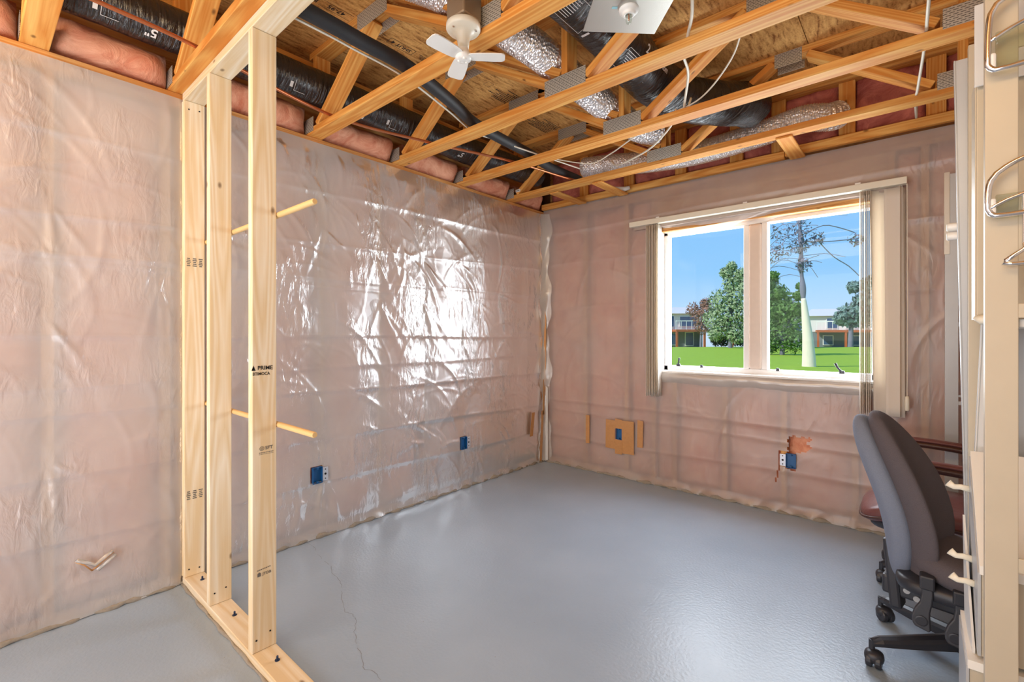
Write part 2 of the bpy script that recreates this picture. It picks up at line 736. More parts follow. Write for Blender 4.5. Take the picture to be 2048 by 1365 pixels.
def foil_mat():
    m, n, l, out = mat('crumpled_foil')
    b = n.new('ShaderNodeBsdfPrincipled')
    b.inputs['Metallic'].default_value = 0.8
    b.inputs['Roughness'].default_value = 0.3
    b.inputs['Base Color'].default_value = (0.9, 0.9, 0.92, 1)
    l.new(b.outputs[0], out.inputs[0])
    tc = n.new('ShaderNodeTexCoord')
    vo = n.new('ShaderNodeTexVoronoi')
    vo.inputs['Scale'].default_value = 70
    l.new(tc.outputs['Object'], vo.inputs['Vector'])
    bp = n.new('ShaderNodeBump')
    bp.inputs['Strength'].default_value = 0.9
    bp.inputs['Distance'].default_value = 0.006
    l.new(vo.outputs['Distance'], bp.inputs['Height'])
    l.new(bp.outputs[0], b.inputs['Normal'])
    return m


def black_sleeve(name, axis):
    m, n, l, out = mat(name)
    b = n.new('ShaderNodeBsdfPrincipled')
    b.inputs['Base Color'].default_value = (0.012, 0.012, 0.014, 1)
    b.inputs['Roughness'].default_value = 0.2
    b.inputs['Specular IOR Level'].default_value = 0.8
    l.new(b.outputs[0], out.inputs[0])
    tc = n.new('ShaderNodeTexCoord')
    mp = n.new('ShaderNodeMapping')
    mp.inputs['Scale'].default_value = (8, 55, 8) if axis == 'Y' else (55, 8, 8)
    l.new(tc.outputs['Object'], mp.inputs[0])
    nz = n.new('ShaderNodeTexNoise')
    nz.inputs['Scale'].default_value = 1
    nz.inputs['Detail'].default_value = 5
    nz.inputs['Distortion'].default_value = 0.8
    l.new(mp.outputs[0], nz.inputs['Vector'])
    bp = n.new('ShaderNodeBump')
    bp.inputs['Strength'].default_value = 0.9
    bp.inputs['Distance'].default_value = 0.02
    l.new(nz.outputs['Fac'], bp.inputs['Height'])
    l.new(bp.outputs[0], b.inputs['Normal'])
    return m


def glass_mat(name, tint=(1, 1, 1, 1), gl=0.06, rough=0.02):
    m, n, l, out = mat(name)
    tr = n.new('ShaderNodeBsdfTransparent')
    tr.inputs[0].default_value = tint
    g = n.new('ShaderNodeBsdfGlossy')
    g.inputs['Roughness'].default_value = rough
    mx = n.new('ShaderNodeMixShader')
    mx.inputs[0].default_value = gl
    l.new(tr.outputs[0], mx.inputs[1])
    l.new(g.outputs[0], mx.inputs[2])
    l.new(mx.outputs[0], out.inputs[0])
    return m


M = {}
M['truss'] = wood('truss_pine', srgb(244, 194, 112), srgb(212, 136, 58), knots=0.13)
M['plate'] = wood('wall_pine', srgb(232, 184, 118), srgb(196, 132, 68), knots=0.12)
M['stud'] = wood('stud_pine', srgb(250, 240, 220), srgb(230, 204, 162), knots=0.16)
M['dowel'] = simple('dowel_wood', srgb(222, 186, 128), 0.6, bump=0.1, bscale=90)
M['osb'] = osb_mat()
M['gusset'] = truss_plate_mat()
M['film'] = film('polyethylene_film', 0.73, (0.735, 0.745, 0.75, 1), 0.30, 0.5, 0.95)
M['film2'] = film('polyethylene_film_back', 0.52, (0.71, 0.67, 0.64, 1), 0.30, 0.6, 0.45)
M['flap'] = film('polyethylene_flap', 0.55, (0.92, 0.88, 0.82, 1), 0.2, 1.0, 0.3)
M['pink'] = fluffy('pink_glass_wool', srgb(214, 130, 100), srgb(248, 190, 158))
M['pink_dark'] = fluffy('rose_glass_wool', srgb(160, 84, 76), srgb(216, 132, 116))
M['floor'] = floor_mat()
M['foil'] = foil_mat()
M['sleeveY'] = black_sleeve('black_sleeve_long', 'Y')
M['sleeveX'] = black_sleeve('black_sleeve_cross', 'X')
M['print_white'] = simple('white_print', (0.75, 0.75, 0.75, 1), 0.6)
M['ink'] = simple('black_ink', (0.02, 0.018, 0.016, 1), 0.7)
M['ink_grey'] = simple('grey_ink', (0.16, 0.14, 0.12, 1), 0.7)
M['copper'] = simple('copper', srgb(214, 134, 92), 0.35, 0.85)
M['foam'] = simple('black_foam', (0.02, 0.021, 0.024, 1), 0.6, bump=0.2, bscale=120)
M['white_pl'] = simple('white_plastic', srgb(238, 236, 230), 0.35)
M['cream_pl'] = simple('cream_plastic', srgb(232, 226, 208), 0.32)
M['cable'] = simple('cable_white', srgb(226, 218, 200), 0.5)
M['white_metal'] = simple('white_painted_metal', srgb(214, 214, 212), 0.4, var=0.04, bscale=9)
M['beige_metal'] = simple('beige_painted_metal', srgb(196, 184, 162), 0.42, 0.15, var=0.05, bscale=14)
M['grey_metal'] = simple('grey_painted_metal', srgb(186, 188, 190), 0.4, 0.3, var=0.05, bscale=10)
M['chrome'] = simple('chrome', (0.86, 0.86, 0.88, 1), 0.12, 1.0)
M['acrylic'] = glass_mat('clear_acrylic', (0.88, 0.92, 0.88, 1), 0.12, 0.05)
M['steel'] = simple('galvanised_steel', srgb(196, 192, 184), 0.42, 0.7, bump=0.1, bscale=60, stretch=(1, 30, 1))
M['box_steel'] = simple('box_steel', srgb(170, 150, 126), 0.45, 0.6)
M['blue_box'] = simple('blue_plastic', srgb(24, 92, 152), 0.4)
M['flange'] = simple('flange_metal', srgb(216, 222, 232), 0.35, 0.4)
M['dark'] = simple('dark_hole', (0.01, 0.01, 0.012, 1), 0.9)
M['tape'] = simple('packing_tape', srgb(196, 142, 86), 0.3, bump=0.3, bscale=60, var=0.12)
M['caulk'] = simple('grey_caulk', srgb(150, 142, 130), 0.8, bump=0.8, bscale=70, var=0.2)
M['white_frame'] = simple('window_vinyl', srgb(236, 234, 232), 0.4)
M['mullion'] = simple('mullion_film', srgb(222, 204, 190), 0.4, var=0.06, bscale=20)
M['vane'] = None
M['gloss_glass'] = glass_mat('window_glass', (1, 1, 1, 1), 0.006, 0.01)
M['drywall'] = simple('drywall', srgb(222, 216, 206), 0.9)
M['sheathing'] = simple('sheathing', srgb(120, 84, 52), 0.9, var=0.2, bscale=20)
M['grey_fabric'] = simple('charcoal_fabric', srgb(94, 88, 94), 0.95, bump=0.6, bscale=420, var=0.2)
M['chair_shell'] = simple('grey_fabric_shell', srgb(124, 134, 154), 0.9, bump=0.6, bscale=420, var=0.15)
M['black_pl'] = simple('black_plastic', srgb(46, 48, 56), 0.42, bump=0.05, bscale=300)
M['leather'] = simple('brown_leather', srgb(112, 68, 66), 0.34, bump=0.35, bscale=55, var=0.15)
M['leather_dark'] = simple('dark_brown_leather', srgb(72, 44, 38), 0.36, bump=0.3, bscale=70, var=0.15)


def vane_mat():
    m, n, l, out = mat('blind_vane_fabric')
    d = n.new('ShaderNodeBsdfDiffuse')
    d.inputs[0].default_value = srgb(248, 242, 234)
    t = n.new('ShaderNodeBsdfTranslucent')
    t.inputs[0].default_value = srgb(246, 234, 214)
    mx = n.new('ShaderNodeMixShader')
    mx.inputs[0].default_value = 0.35
    l.new(d.outputs[0], mx.inputs[1])
    l.new(t.outputs[0], mx.inputs[2])
    l.new(mx.outputs[0], out.inputs[0])
    return m


M['vane'] = vane_mat()
M['mint'] = simple('mint_mark', srgb(150, 200, 210), 0.6)

H = 2.44
XR = 4.4       # right wall
YB = -6.6      # rear wall
ZC = 2.922     # underside of the strand board

# ------------------------------------------------------------------ floor, far walls
fl = MB().box((XR / 2 - 0.1, YB / 2, -0.05), (XR + 0.5, -YB + 0.4, 0.1)).build('floor', M['floor'])
fl['kind'] = 'structure'
# hairline crack in the paint
crack = [(0.02, -2.377), (0.14, -2.385), (0.25, -2.42), (0.38, -2.427), (0.47, -2.46), (0.56, -2.475), (0.635, -2.503), (0.74, -2.56), (0.838, -2.601),
         (0.88, -2.592), (0.93, -2.594), (1.0, -2.65), (1.074, -2.687), (1.14, -2.70), (1.207, -2.74), (1.27, -2.725), (1.335, -2.729), (1.5, -2.78)]
mb = MB()
pts = []
for i in range(len(crack) - 1):
    for k in range(4):
        t = k / 4
        pts.append((crack[i][0] * (1 - t) + crack[i + 1][0] * t + random.uniform(-.006, .006), crack[i][1] * (1 - t) + crack[i + 1][1] * t + random.uniform(-.006, .006)))
for i in range(len(pts) - 1):
    a, b = Vector((*pts[i], 0.0006)), Vector((*pts[i + 1], 0.0006))
    if random.random() < 0.12:
        continue
    d = (b - a).normalized()
    nrm = Vector((-d.y, d.x, 0)) * random.uniform(0.0004, 0.0010)
    mb.add([a - nrm, b - nrm, b + nrm, a + nrm], [(0, 1, 2, 3)])
cr = mb.build('hairline_crack', simple('crack_dark', srgb(132, 136, 144), 0.9), fl)
cr['kind'] = 'stuff'

o = MB().box((XR + 0.05, YB / 2, 1.45), (0.1, -YB + 0.4, 3.0)).build('wall_right', M['drywall'])
o['kind'] = 'structure'
o = MB().box((XR / 2, YB - 0.05, 1.45), (XR + 0.4, 0.1, 3.0)).build('wall_rear', M['drywall'])
o['kind'] = 'structure'

# ------------------------------------------------------------------ ceiling of strand board panels
ceil = struct_root('ceiling', (2, -3, ZC))
xs = [-0.25, 1.083, 2.303, 3.523, XR + 0.2]
for i in range(4):
    cuts = [0.2, -1.72, -4.16, YB - 0.1] if i % 2 == 0 else [0.2, -0.5, -2.94, -5.38, YB - 0.1]
    for a, b in zip(cuts, cuts[1:]):
        g = 0.002
        MB().box(((xs[i] + xs[i + 1]) / 2, (a + b) / 2, ZC + 0.009), (xs[i + 1] - xs[i] - 2 * g, a - b - 2 * g, 0.018)).build('strand_board_panel', M['osb'], ceil)
MB().box((XR / 2, YB / 2, ZC + 0.04), (XR + 0.5, -YB + 0.6, 0.04)).build('subfloor_backing', M['sheathing'], ceil)


def osb_stamp(x, y, fn):
    # stamps read toward -y when seen from below, tops of the letters toward -x
    pl = plane_place((x, y, ZC - 0.001), (0, -1, 0), (-1, 0, 0))
    mb_ = MB()
    fn(mb_, pl)
    return mb_.build('board_stamp', M['ink'], ceil, fix=False)


def frame_box(mb_, pl, w, h, t=0.002):
    bar(mb_, 0, h / 2, w, t, pl)
    bar(mb_, 0, -h / 2, w, t, pl)
    bar(mb_, -w / 2, 0, t, h, pl)
    bar(mb_, w / 2, 0, t, h, pl)


def st_4795(mb_, pl):
    stamp(mb_, '47-95', 0.040, pl)
    bar(mb_, 0, 0.028, 0.17, 0.002, pl)
    bar(mb_, 0, -0.024, 0.17, 0.002, pl)
    for k in range(3):
        bar(mb_, 0.10 + k * 0.008, 0, 0.005, 0.05, pl)
    for k in range(4):
        bar(mb_, -0.14, -0.01 + k * 0.011, 0.09, 0.005, pl)


def st_shut(mb_, pl):
    stamp(mb_, 'SHUT 4', 0.040, pl)
    frame_box(mb_, pl, 0.17, 0.055, 0.0025)
    for s in (-1, 1):
        for k in range(4):
            bar(mb_, s * 0.17, -0.016 + k * 0.012, 0.10 - 0.015 * k, 0.004, pl)


def st_lines(mb_, pl):
    rr = random.Random(5)
    for k in range(9):
        w = rr.uniform(0.14, 0.30)
        x0 = -0.16
        while x0 < -0.16 + w:
            cw = rr.uniform(0.006, 0.02)
            bar(mb_, x0 + cw / 2, 0.06 - k * 0.017, cw, 0.009, pl)
            x0 += cw + 0.004
    frame_box(mb_, plane_place(pl(0.2, -0.03), pl(1, 0) - pl(0, 0), pl(0, 1) - pl(0, 0)), 0.05, 0.05, 0.002)


osb_stamp(0.50, -2.455, st_4795)
osb_stamp(0.50, -2.05, st_shut)
osb_stamp(0.57, -1.22, st_lines)
osb_stamp(0.50, -0.72, st_lines)
osb_stamp(2.0, -1.50, st_lines)

# ------------------------------------------------------------------ insulated perimeter walls behind film
wall_l = struct_root('wall_left', (0, -3, 0))
wall_b = struct_root('wall_back', (2, 0, 0))
MB().box((-0.17, YB / 2, 1.45), (0.04, -YB + 0.5, 3.0)).build('sheathing', M['sheathing'], wall_l)
WX0, WX1, WZ0, WZ1 = 1.19, 2.60, 0.935, 2.085       # window opening
mb = MB()
mb.box(((WX0 - 0.2) / 2, 0.17, 1.45), (WX0 + 0.2, 0.04, 3.0))
mb.box(((WX1 + XR + 0.2) / 2, 0.17, 1.45), (XR + 0.2 - WX1, 0.04, 3.0))
mb.box(((WX0 + WX1) / 2, 0.17, WZ0 / 2 - 0.025), (WX1 - WX0, 0.04, WZ0 + 0.05))
mb.box(((WX0 + WX1) / 2, 0.17, (WZ1 + 2.95) / 2), (WX1 - WX0, 0.04, 2.95 - WZ1))
mb.build('sheathing', M['sheathing'], wall_b)

# left wall studs run down the wall
stud_y = [-0.27, -0.665, -1.09, -1.49, -1.873, -2.284, -2.69, -3.07, -3.48, -3.89, -4.3, -4.7, -5.1, -5.5, -5.9, -6.3]
board('bottom_plate', (-0.07, 0, 0.019), (-0.07, YB, 0.019), (1, 0, 0), 0.14, 0.038, M['plate'], wall_l)
for z in (2.383, 2.421):
    board('top_plate', (-0.07, 0.1, z), (-0.07, YB, z), (1, 0, 0), 0.14, 0.037, M['plate'], wall_l)
for y in stud_y:
    board('wall_stud', (-0.07, y, 0.04), (-0.07, y, 2.363), (1, 0, 0), 0.14, 0.038, M['plate'], wall_l)


def batt(p, u, v, nrm, lu, lv, m, parent, puff=0.03, seed=0, du=0.06, amp=0.02):
    """puffy insulation batt: front face billows along nrm, edges tuck back"""
    p, u, v, nrm = Vector(p), Vector(u), Vector(v), Vector(nrm)
    nu, nv = max(4, int(lu / du)), max(4, int(lv / du))
    A = np.linspace(0, 1, nu + 3)[:, None] * np.ones(nv + 3)[None]
    B = np.ones(nu + 3)[:, None] * np.linspace(0, 1, nv + 3)[None]
    P = np.zeros((nu + 3, nv + 3, 3))
    for i in range(nu + 3):
        for j in range(nv + 3):
            a = min(max((i - 1) / nu, 0), 1)
            b = min(max((j - 1) / nv, 0), 1)
            q = p + u * (a * lu) + v * (b * lv)
            e = min(1, 9 * min(a, 1 - a) * lu / 0.4 + 0.05) * min(1, 9 * min(b, 1 - b) * lv / 0.4 + 0.05)
            d = puff * e + amp * mnoise.noise(q * 6 + Vector((seed, 0, 0))) + amp * 0.5 * mnoise.noise(q * 17 + Vector((0, seed, 0)))
            if i in (0, nu + 2) or j in (0, nv + 2):
                d = -0.10
            P[i, j] = q + nrm * d
    return grid_mesh('insulation_batt', P, m, parent)


ys = [0.0] + stud_y
for k in range(len(ys) - 1):
    a, b = ys[k] - (0.02 if k else 0), ys[k + 1] + 0.02
    if b < -4.6:
        break
    batt((-0.056, a, 0.045), (0, -1, 0), (0, 0, 1), (1, 0, 0), a - b, 2.31, M['pink'], wall_l, 0.032, k)

# back wall
board('bottom_plate', (0, 0.07, 0.019), (XR, 0.07, 0.019), (0, 1, 0), 0.14, 0.038, M['plate'], wall_b)
for z in (2.383, 2.421):
    board('top_plate', (0, 0.07, z), (XR, 0.07, z), (0, 1, 0), 0.14, 0.037, M['plate'], wall_b)
full = [0.03, 0.475, 0.886, 1.13, 2.66, 2.815, 3.22, 3.63, 4.04]
for x in full:
    board('wall_stud', (x, 0.07, 0.04), (x, 0.07, 2.363), (0, 1, 0), 0.14, 0.038, M['plate'], wall_b)
for x in (1.306, 1.688, 2.078, 2.48):
    board('wall_stud', (x, 0.07, 0.04), (x, 0.07, WZ0 - 0.04), (0, 1, 0), 0.14, 0.038, M['plate'], wall_b)
board('window_sill_plate', (WX0 - 0.04, 0.07, WZ0 - 0.02), (WX1 + 0.04, 0.07, WZ0 - 0.02), (0, 1, 0), 0.14, 0.038, M['plate'], wall_b)
board('window_header', (WX0 - 0.04, 0.07, WZ1 + 0.14), (WX1 + 0.04, 0.07, WZ1 + 0.14), (0, 0, 1), 0.276, 0.14, M['plate'], wall_b)
for k, (a, b, z0, z1) in enumerate([(0.05, 0.455, .045, 2.36), (0.495, 0.866, .045, 2.36), (0.906, 1.11, .045, 2.36), (1.15, 1.287, .045, .89), (1.325, 1.668, .045, .89),
                                    (1.708, 2.058, .045, .89), (2.098, 2.46, .045, .89), (2.5, 2.64, .045, .89), (2.68, 2.795, .045, 2.36), (2.835, 3.2, .045, 2.36),
                                    (3.24, 3.61, .045, 2.36), (3.65, 4.02, .045, 2.36)]):
    batt((a, 0.056, z0), (1, 0, 0), (0, 0, 1), (0, -1, 0), b - a, z1 - z0, M['pink'], wall_b, 0.03, 40 + k)

# rim space above the plates
board('rim_board', (-0.12, 0.1, 2.68), (-0.12, YB, 2.68), (0, 0, 1), 0.48, 0.03, M['plate'], wall_l)
board('ribbon_board', (0.0, 0.0, 2.835), (0.0, YB, 2.835), (0, 0, 1), 0.089, 0.038, M['truss'], wall_l)
board('rim_board', (0, 0.12, 2.68), (XR, 0.12, 2.68), (0, 0, 1), 0.48, 0.03, M['plate'], wall_b)
tr_y = [-3.5205, -3.0155, -2.3205, -1.7105, -1.1095, -0.4925]
edges = [0.0] + sorted([-y for y in tr_y]) + [4.4]
for k in range(len(edges) - 1):
    a, b = -edges[k] - 0.05, -edges[k + 1] + 0.05
    batt((-0.03, a, 2.455), (0, -1, 0), (0, 0, 1), (1, 0, 0), a - b, 0.155, M['pink'], wall_l, 0.085, 80 + k, 0.03, 0.035)
posts = [0.45, 0.9, 1.35, 1.766, 2.043, 2.436, 2.865, 3.3, 3.8]
for x in posts:
    board('rim_post', (x, 0.03, 2.52), (x, 0.03, 2.88), (1, 0, 0), 0.089, 0.038, M['truss'], wall_b)
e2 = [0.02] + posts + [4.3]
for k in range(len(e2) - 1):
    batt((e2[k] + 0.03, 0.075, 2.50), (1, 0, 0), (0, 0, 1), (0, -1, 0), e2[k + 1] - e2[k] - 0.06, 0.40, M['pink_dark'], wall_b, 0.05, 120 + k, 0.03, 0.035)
board('rim_top_chord', (0.05, 0.02, 2.90), (XR, 0.02, 2.90), (0, 1, 0), 0.089, 0.038, M['truss'], wall_b)
board('ledger_board', (0.0, -0.02, 2.478), (2.089, -0.02, 2.478), (0, 0, 1), 0.052, 0.038, M['truss'], wall_b)
board('ledger_board', (2.093, -0.026, 2.492), (XR, -0.026, 2.492), (0, 0, 1), 0.056, 0.038, M['truss'], wall_b)


# ---- film sheets
def lines_h(U, V, rng, folds, n_w, u_rng, v_rng, staples, amp):
    h = np.zeros_like(U)
    # fold lines left by the packaging
    for (v0, slope, a, w) in folds:
        d = V - (v0 + slope * U + 0.006 * np.sin(U * 3.1 + v0 * 7))
        h += a * np.exp(-np.abs(d) / w) + a * 0.5 * np.tanh(d / 0.02) * np.exp(-(d / 0.12) ** 2)
    # draping creases
    for k in range(n_w):
        u0, v0 = rng.uniform(*u_rng), rng.uniform(*v_rng)
        ang = rng.choice([rng.normal(0.95, 0.25), rng.normal(-0.9, 0.3), rng.normal(1.5, 0.25), rng.normal(0.1, 0.12)], p=[.42, .18, .25, .15])
        L, w = rng.uniform(0.06, 0.30), rng.uniform(0.005, 0.017)
        ca, sa = math.cos(ang), math.sin(ang)
        du, dv = U - u0, V - v0
        along, across = du * ca + dv * sa, -du * sa + dv * ca
        across = across + 0.25 * along * along / L
        h += amp * rng.uniform(0.3, 1.0) * w / 0.014 * np.exp(-(along / L) ** 2) * np.exp(-(across / w) ** 2)
    # tension fans below staples
    for (us, vs_, n, L) in staples:
        for k in range(n):
            ang = -PI / 2 + rng.normal(-0.35, 0.45)
            du, dv = U - us, V - vs_
            along = du * math.cos(ang) + dv * math.sin(ang)
            across = -du * math.sin(ang) + dv * math.cos(ang)
            w = 0.006 + 0.05 * np.clip(along, 0, L)
            prof = np.clip(along / (0.15 * L), 0, 1) * np.clip(1 - along / L, 0, 1)
            h += amp * 1.5 * rng.uniform(0.5, 1.0) * prof * np.exp(-(across / w) ** 2)
    return h


def smooth_noise(U, V, rng, scale, n=6):
    h = np.zeros_like(U)
    for k in range(n):
        a = rng.uniform(0, 2 * PI)
        f = scale * rng.uniform(0.6, 1.6)
        h += np.sin((U * math.cos(a) + V * math.sin(a)) * f + rng.uniform(0, 6))
    return h / n


# left wall: U = -y, V = z
u = np.arange(0.0, 4.9, 0.0095)
v = np.linspace(0.004, 2.412, 250)
U, V = np.meshgrid(u, v, indexing='ij')
folds = [(2.14, -0.012, .005, .012), (1.86, -0.03, .007, .012), (1.60, -0.006, .006, .012), (1.52, 0.008, .004, .010), (1.22, 0.004, .006, .012), (1.05, -.01, .004, .01),
         (0.86, 0.012, .006, .012), (0.56, 0.02, .006, .012), (0.30, 0.015, .006, .012)]
st = [(0.95, 1.52, 3, .5), (1.5, 1.47, 4, .55), (1.873, 1.45, 4, .55), (1.1, 1.28, 4, .4), (2.284, 1.9, 3, .5), (2.28, 0.34, 7, .32), (1.9, 1.78, 3, .4), (1.49, 1.78, 3, .4),
      (3.48, 1.8, 3, .5), (3.48, 1.3, 3, .5), (3.1, 1.5, 3, .6), (1.10, 0.33, 3, .28), (0.67, 1.6, 2, .5), (3.48, .7, 3, .4), (3.9, 1.7, 3, .6), (2.69, 1.4, 3, .5)]
h = lines_h(U, V, RNG, folds, 460, (0, 4.9), (0.05, 2.38), st, 0.0054)
bul = np.zeros_like(U)
ys2 = np.array([0.0] + [-y for y in stud_y])
for a, b in zip(ys2, ys2[1:]):
    t = np.clip((U - a) / (b - a), 0, 1)
    bul += np.sin(PI * t) * ((U >= a) & (U < b))
env = np.clip(V / 0.1, 0, 1) * np.clip((2.41 - V) / 0.08, 0, 1)
h = 0.006 + 0.6 * np.clip(U / 0.12, 0.15, 1) * env * (h + 0.009 * bul * (1 + 0.6 * smooth_noise(U, V, RNG, 9)) + 0.006 * (smooth_noise(U, V, RNG, 13) + 0.5)) * 1.6
# ragged hem on the floor
hem = np.clip(1 - V / 0.06, 0, 1)
h += hem * (0.014 + 0.012 * smooth_noise(U, V, RNG, 40))
h = np.clip(h, 0.003, 0.08)
# held flat behind the partition's end stud
pinch = np.exp(-((U - 2.96) / 0.06) ** 2)
h = h * (1 - pinch) + 0.002 * pinch
h = np.where(np.abs(U - 2.96) < 0.05, 0.0008, h)
P = np.stack([h, -U, V], -1)
mask = np.ones((len(u) - 1, len(v) - 1), bool)
uc, vc = U[:-1, :-1], V[:-1, :-1]
for (y, z) in ((-2.315, 0.385), (-1.095, 0.365)):
    mask &= ~((np.abs(uc + y) < 0.036) & (np.abs(vc - z) < 0.052))
grid_mesh('film_sheet', P, M['film'], wall_l, mask)

# old tear in the left film, its lips curled up in a V
for (pts_, r_, mm) in (([(-3.272, .262), (-3.30, .245), (-3.335, .212), (-3.345, .205)], 0.004, 'tape'), ([(-3.345, .205), (-3.37, .24), (-3.40, .262)], 0.003, 'tape'),
                       ([(-3.275, .27), (-3.305, .25), (-3.335, .225), (-3.36, .245), (-3.395, .27)], 0.009, 'flap'), ([(-3.265, .25), (-3.29, .232), (-3.325, .2)], 0.008, 'flap')):
    MB().tube([(0.035 + 0.006 * math.sin(i_ * 1.9), a_, b_) for i_, (a_, b_) in enumerate(pts_)], r_, 6).build('torn_lip', M[mm], wall_l, smooth=True)

# back wall: U = x, V = z
u = np.arange(0.0, 4.35, 0.0105)
v = np.linspace(0.004, 2.45, 230)
U, V = np.meshgrid(u, v, indexing='ij')
folds = [(2.2, 0.02, .005, .012), (1.9, 0.01, .004, .012), (1.5, 0.0, .003, .012), (0.62, -0.012, .006, .012), (0.53, -0.02, .004, .01), (0.27, 0.006, .005, .012)]
st = [(1.13, 2.2, 3, .5), (2.66, 1.9, 3, .5), (2.72, 1.75, 3, .6), (2.08, 0.33, 4, .3), (0.476, .5, 2, .4), (1.69, .55, 3, .35)]
h = lines_h(U, V, RNG, folds, 200, (0, 4.3), (0.05, 2.4), st, 0.003)
env = np.clip(V / 0.1, 0, 1) * np.clip((2.45 - V) / 0.08, 0, 1) * np.clip(U / 0.15, 0.1, 1)
dwin = np.maximum(np.maximum(WX0 - U, U - WX1), np.maximum(WZ0 - V, V - WZ1))
env = env * np.clip(dwin / 0.08, 0.2, 1)
h = 0.006 + env * (h + 0.008 * (smooth_noise(U, V, RNG, 9) + 0.5))
hem = np.clip(1 - V / 0.07, 0, 1)
h += hem * (0.016 + 0.014 * smooth_noise(U, V, RNG, 40))
h = np.clip(h, 0.003, 0.06)
P = np.stack([U, -h, V], -1)
mask = np.ones((len(u) - 1, len(v) - 1), bool)
uc, vc = U[:-1, :-1], V[:-1, :-1]
mask &= ~((uc > WX0) & (uc < WX1 - 0.01) & (vc > WZ0 + 0.01) & (vc < WZ1 + 0.03))
mask &= ~((np.abs(uc - 0.824) < 0.034) & (np.abs(vc - 0.378) < 0.054))
wob = 0.006 * np.sin(uc * 130) + 0.006 * np.sin(vc * 110)
mask &= ~((uc > 2.10 + wob) & (uc < 2.225 + wob) & (vc > 0.415 + wob + 0.25 * (uc - 2.1)) & (vc < 0.535 + wob))
mask &= ~((uc > 2.045) & (uc < 2.15) & (vc > 0.325 - 0.3 * (uc - 2.045)) & (vc < 0.43))
mask &= ~((np.abs(uc - 2.035 - 0.2 * (vc - 0.25)) < 0.006) & (vc > 0.2) & (vc < 0.42))
grid_mesh('film_sheet', P, M['film2'], wall_b, mask)

# film gathered in the corner
uu = np.linspace(0, 1, 10)
vv = np.linspace(0.01, 2.41, 120)
A, B = np.meshgrid(uu, vv, indexing='ij')
rad = 0.07 + 0.02 * np.sin(B * 9) + 0.012 * np.sin(B * 23 + A * 5)
P = np.stack([rad * (1 - np.sin(A * PI / 2)) + 0.012, -(rad * (1 - np.cos(A * PI / 2))) - 0.012, B], -1)
grid_mesh('film_corner', P, M['flap'], wall_b)

# grimy bead where the film meets the floor
for nm, par, f in (('sealant_bead', wall_l, lambda t: (0.014 + 0.006 * math.sin(t * 37) + 0.004 * math.sin(t * 91), -t, 0.006 + 0.004 * math.sin(t * 53))),
                   ('sealant_bead', wall_b, lambda t: (t, -0.016 - 0.006 * math.sin(t * 31) - 0.005 * math.sin(t * 83), 0.006 + 0.004 * math.sin(t * 47)))):
    pts = [f(0.05 + 0.03 * i) for i in range(143)]
    rads = [0.011 + 0.005 * math.sin(i * 1.7) + 0.004 * math.sin(i * 0.61) for i in range(143)]
    MB().tube(pts, rads, 7).build(nm, M['caulk'], par, smooth=True)


# packing tape
def tape_strip(par, pts, nrm, lift=0.03):
    mb_ = MB()
    mb_.prism([Vector(p) for p in pts], nrm, 0.0008)
    return mb_.build('tape_strip', M['tape'], par)


def tb(x0, x1, z0, z1, jig=0.004, y=-0.024):
    r_ = lambda: random.uniform(-jig, jig)
    return [(x0 + r_(), y, z0 + r_()), (x1 + r_(), y, z0 + r_()), (x1 + r_(), y, z1 + r_()), (x0 + r_(), y, z1 + r_())]


tape_strip(wall_b, tb(0.497, 0.535, 0.25, 0.505), (0, -1, 0))
tape_strip(wall_b, tb(1.0, 1.05, 0.29, 0.515), (0, -1, 0))
for kq, (x0, x1, z0, z1) in enumerate(((0.70, 0.797, 0.24, 0.49), (0.853, 0.965, 0.215, 0.50), (0.79, 0.86, 0.426, 0.505), (0.79, 0.86, 0.205, 0.33), (0.735, 0.79, 0.30, 0.44))):
    tape_strip(wall_b, tb(x0, x1, z0, z1, y=-0.0235 - 0.0013 * kq), (0, -1, 0))
for (y0, y1, z0, z1, sk) in ((-0.085, -0.05, 0.02, 0.50, 0.03), (-0.235, -0.19, 0.28, 0.50, 0.03), (-0.055, -0.03, 0.46, 0.80, 0.01)):
    tape_strip(wall_l, [(0.035, y0 - sk, z0), (0.035, y1 - sk, z0), (0.035, y1, z1), (0.035, y0, z1)], (1, 0, 0))
tape_strip(wall_b, [(0.02, -0.03, 0.9), (0.045, -0.028, 0.62), (0.05, -0.028, 1.4), (0.03, -0.03, 1.5)], (0, -1, 0))
mb = MB()
mb.prism([(0.045, -0.034, 0.02), (0.075, -0.034, 0.02), (0.07, -0.03, 0.72), (0.045, -0.03, 0.74)], (0.5, -1, 0), 0.002)
mb.build('corner_strip', M['white_metal'], wall_b)

# ------------------------------------------------------------------ window
win = struct_root('window_1', (1.9, 0.1, 1.5))
YF = 0.10
mb = MB()
gx = [(1.228, 1.803), (1.963, 2.56)]
gz = (0.985, 2.05)
mb.rbox(((WX0 + gx[0][0]) / 2, YF, 1.51), (gx[0][0] - WX0, 0.08, WZ1 - WZ0), 0.003)
mb.rbox(((WX1 + gx[1][1]) / 2, YF, 1.51), (WX1 - gx[1][1], 0.08, WZ1 - WZ0), 0.003)
mb.rbox((1.895, YF, (WZ0 + gz[0]) / 2), (WX1 - WX0, 0.08, gz[0] - WZ0), 0.003)
mb.rbox((1.895, YF, (WZ1 + gz[1]) / 2), (WX1 - WX0, 0.08, WZ1 - gz[1]), 0.003)
mb.build('window_frame', M['white_frame'], win)
MB().rbox((1.883, YF - 0.012, 1.5175), (0.088, 0.085, gz[1] - gz[0]), 0.018, seg=4).build('mullion', M['mullion'], win, smooth=True)
for x in (1.823, 1.944):
    MB().rbox((x, YF, 1.5175), (0.038, 0.08, gz[1] - gz[0]), 0.004).build('sash_stile', M['white_frame'], win)
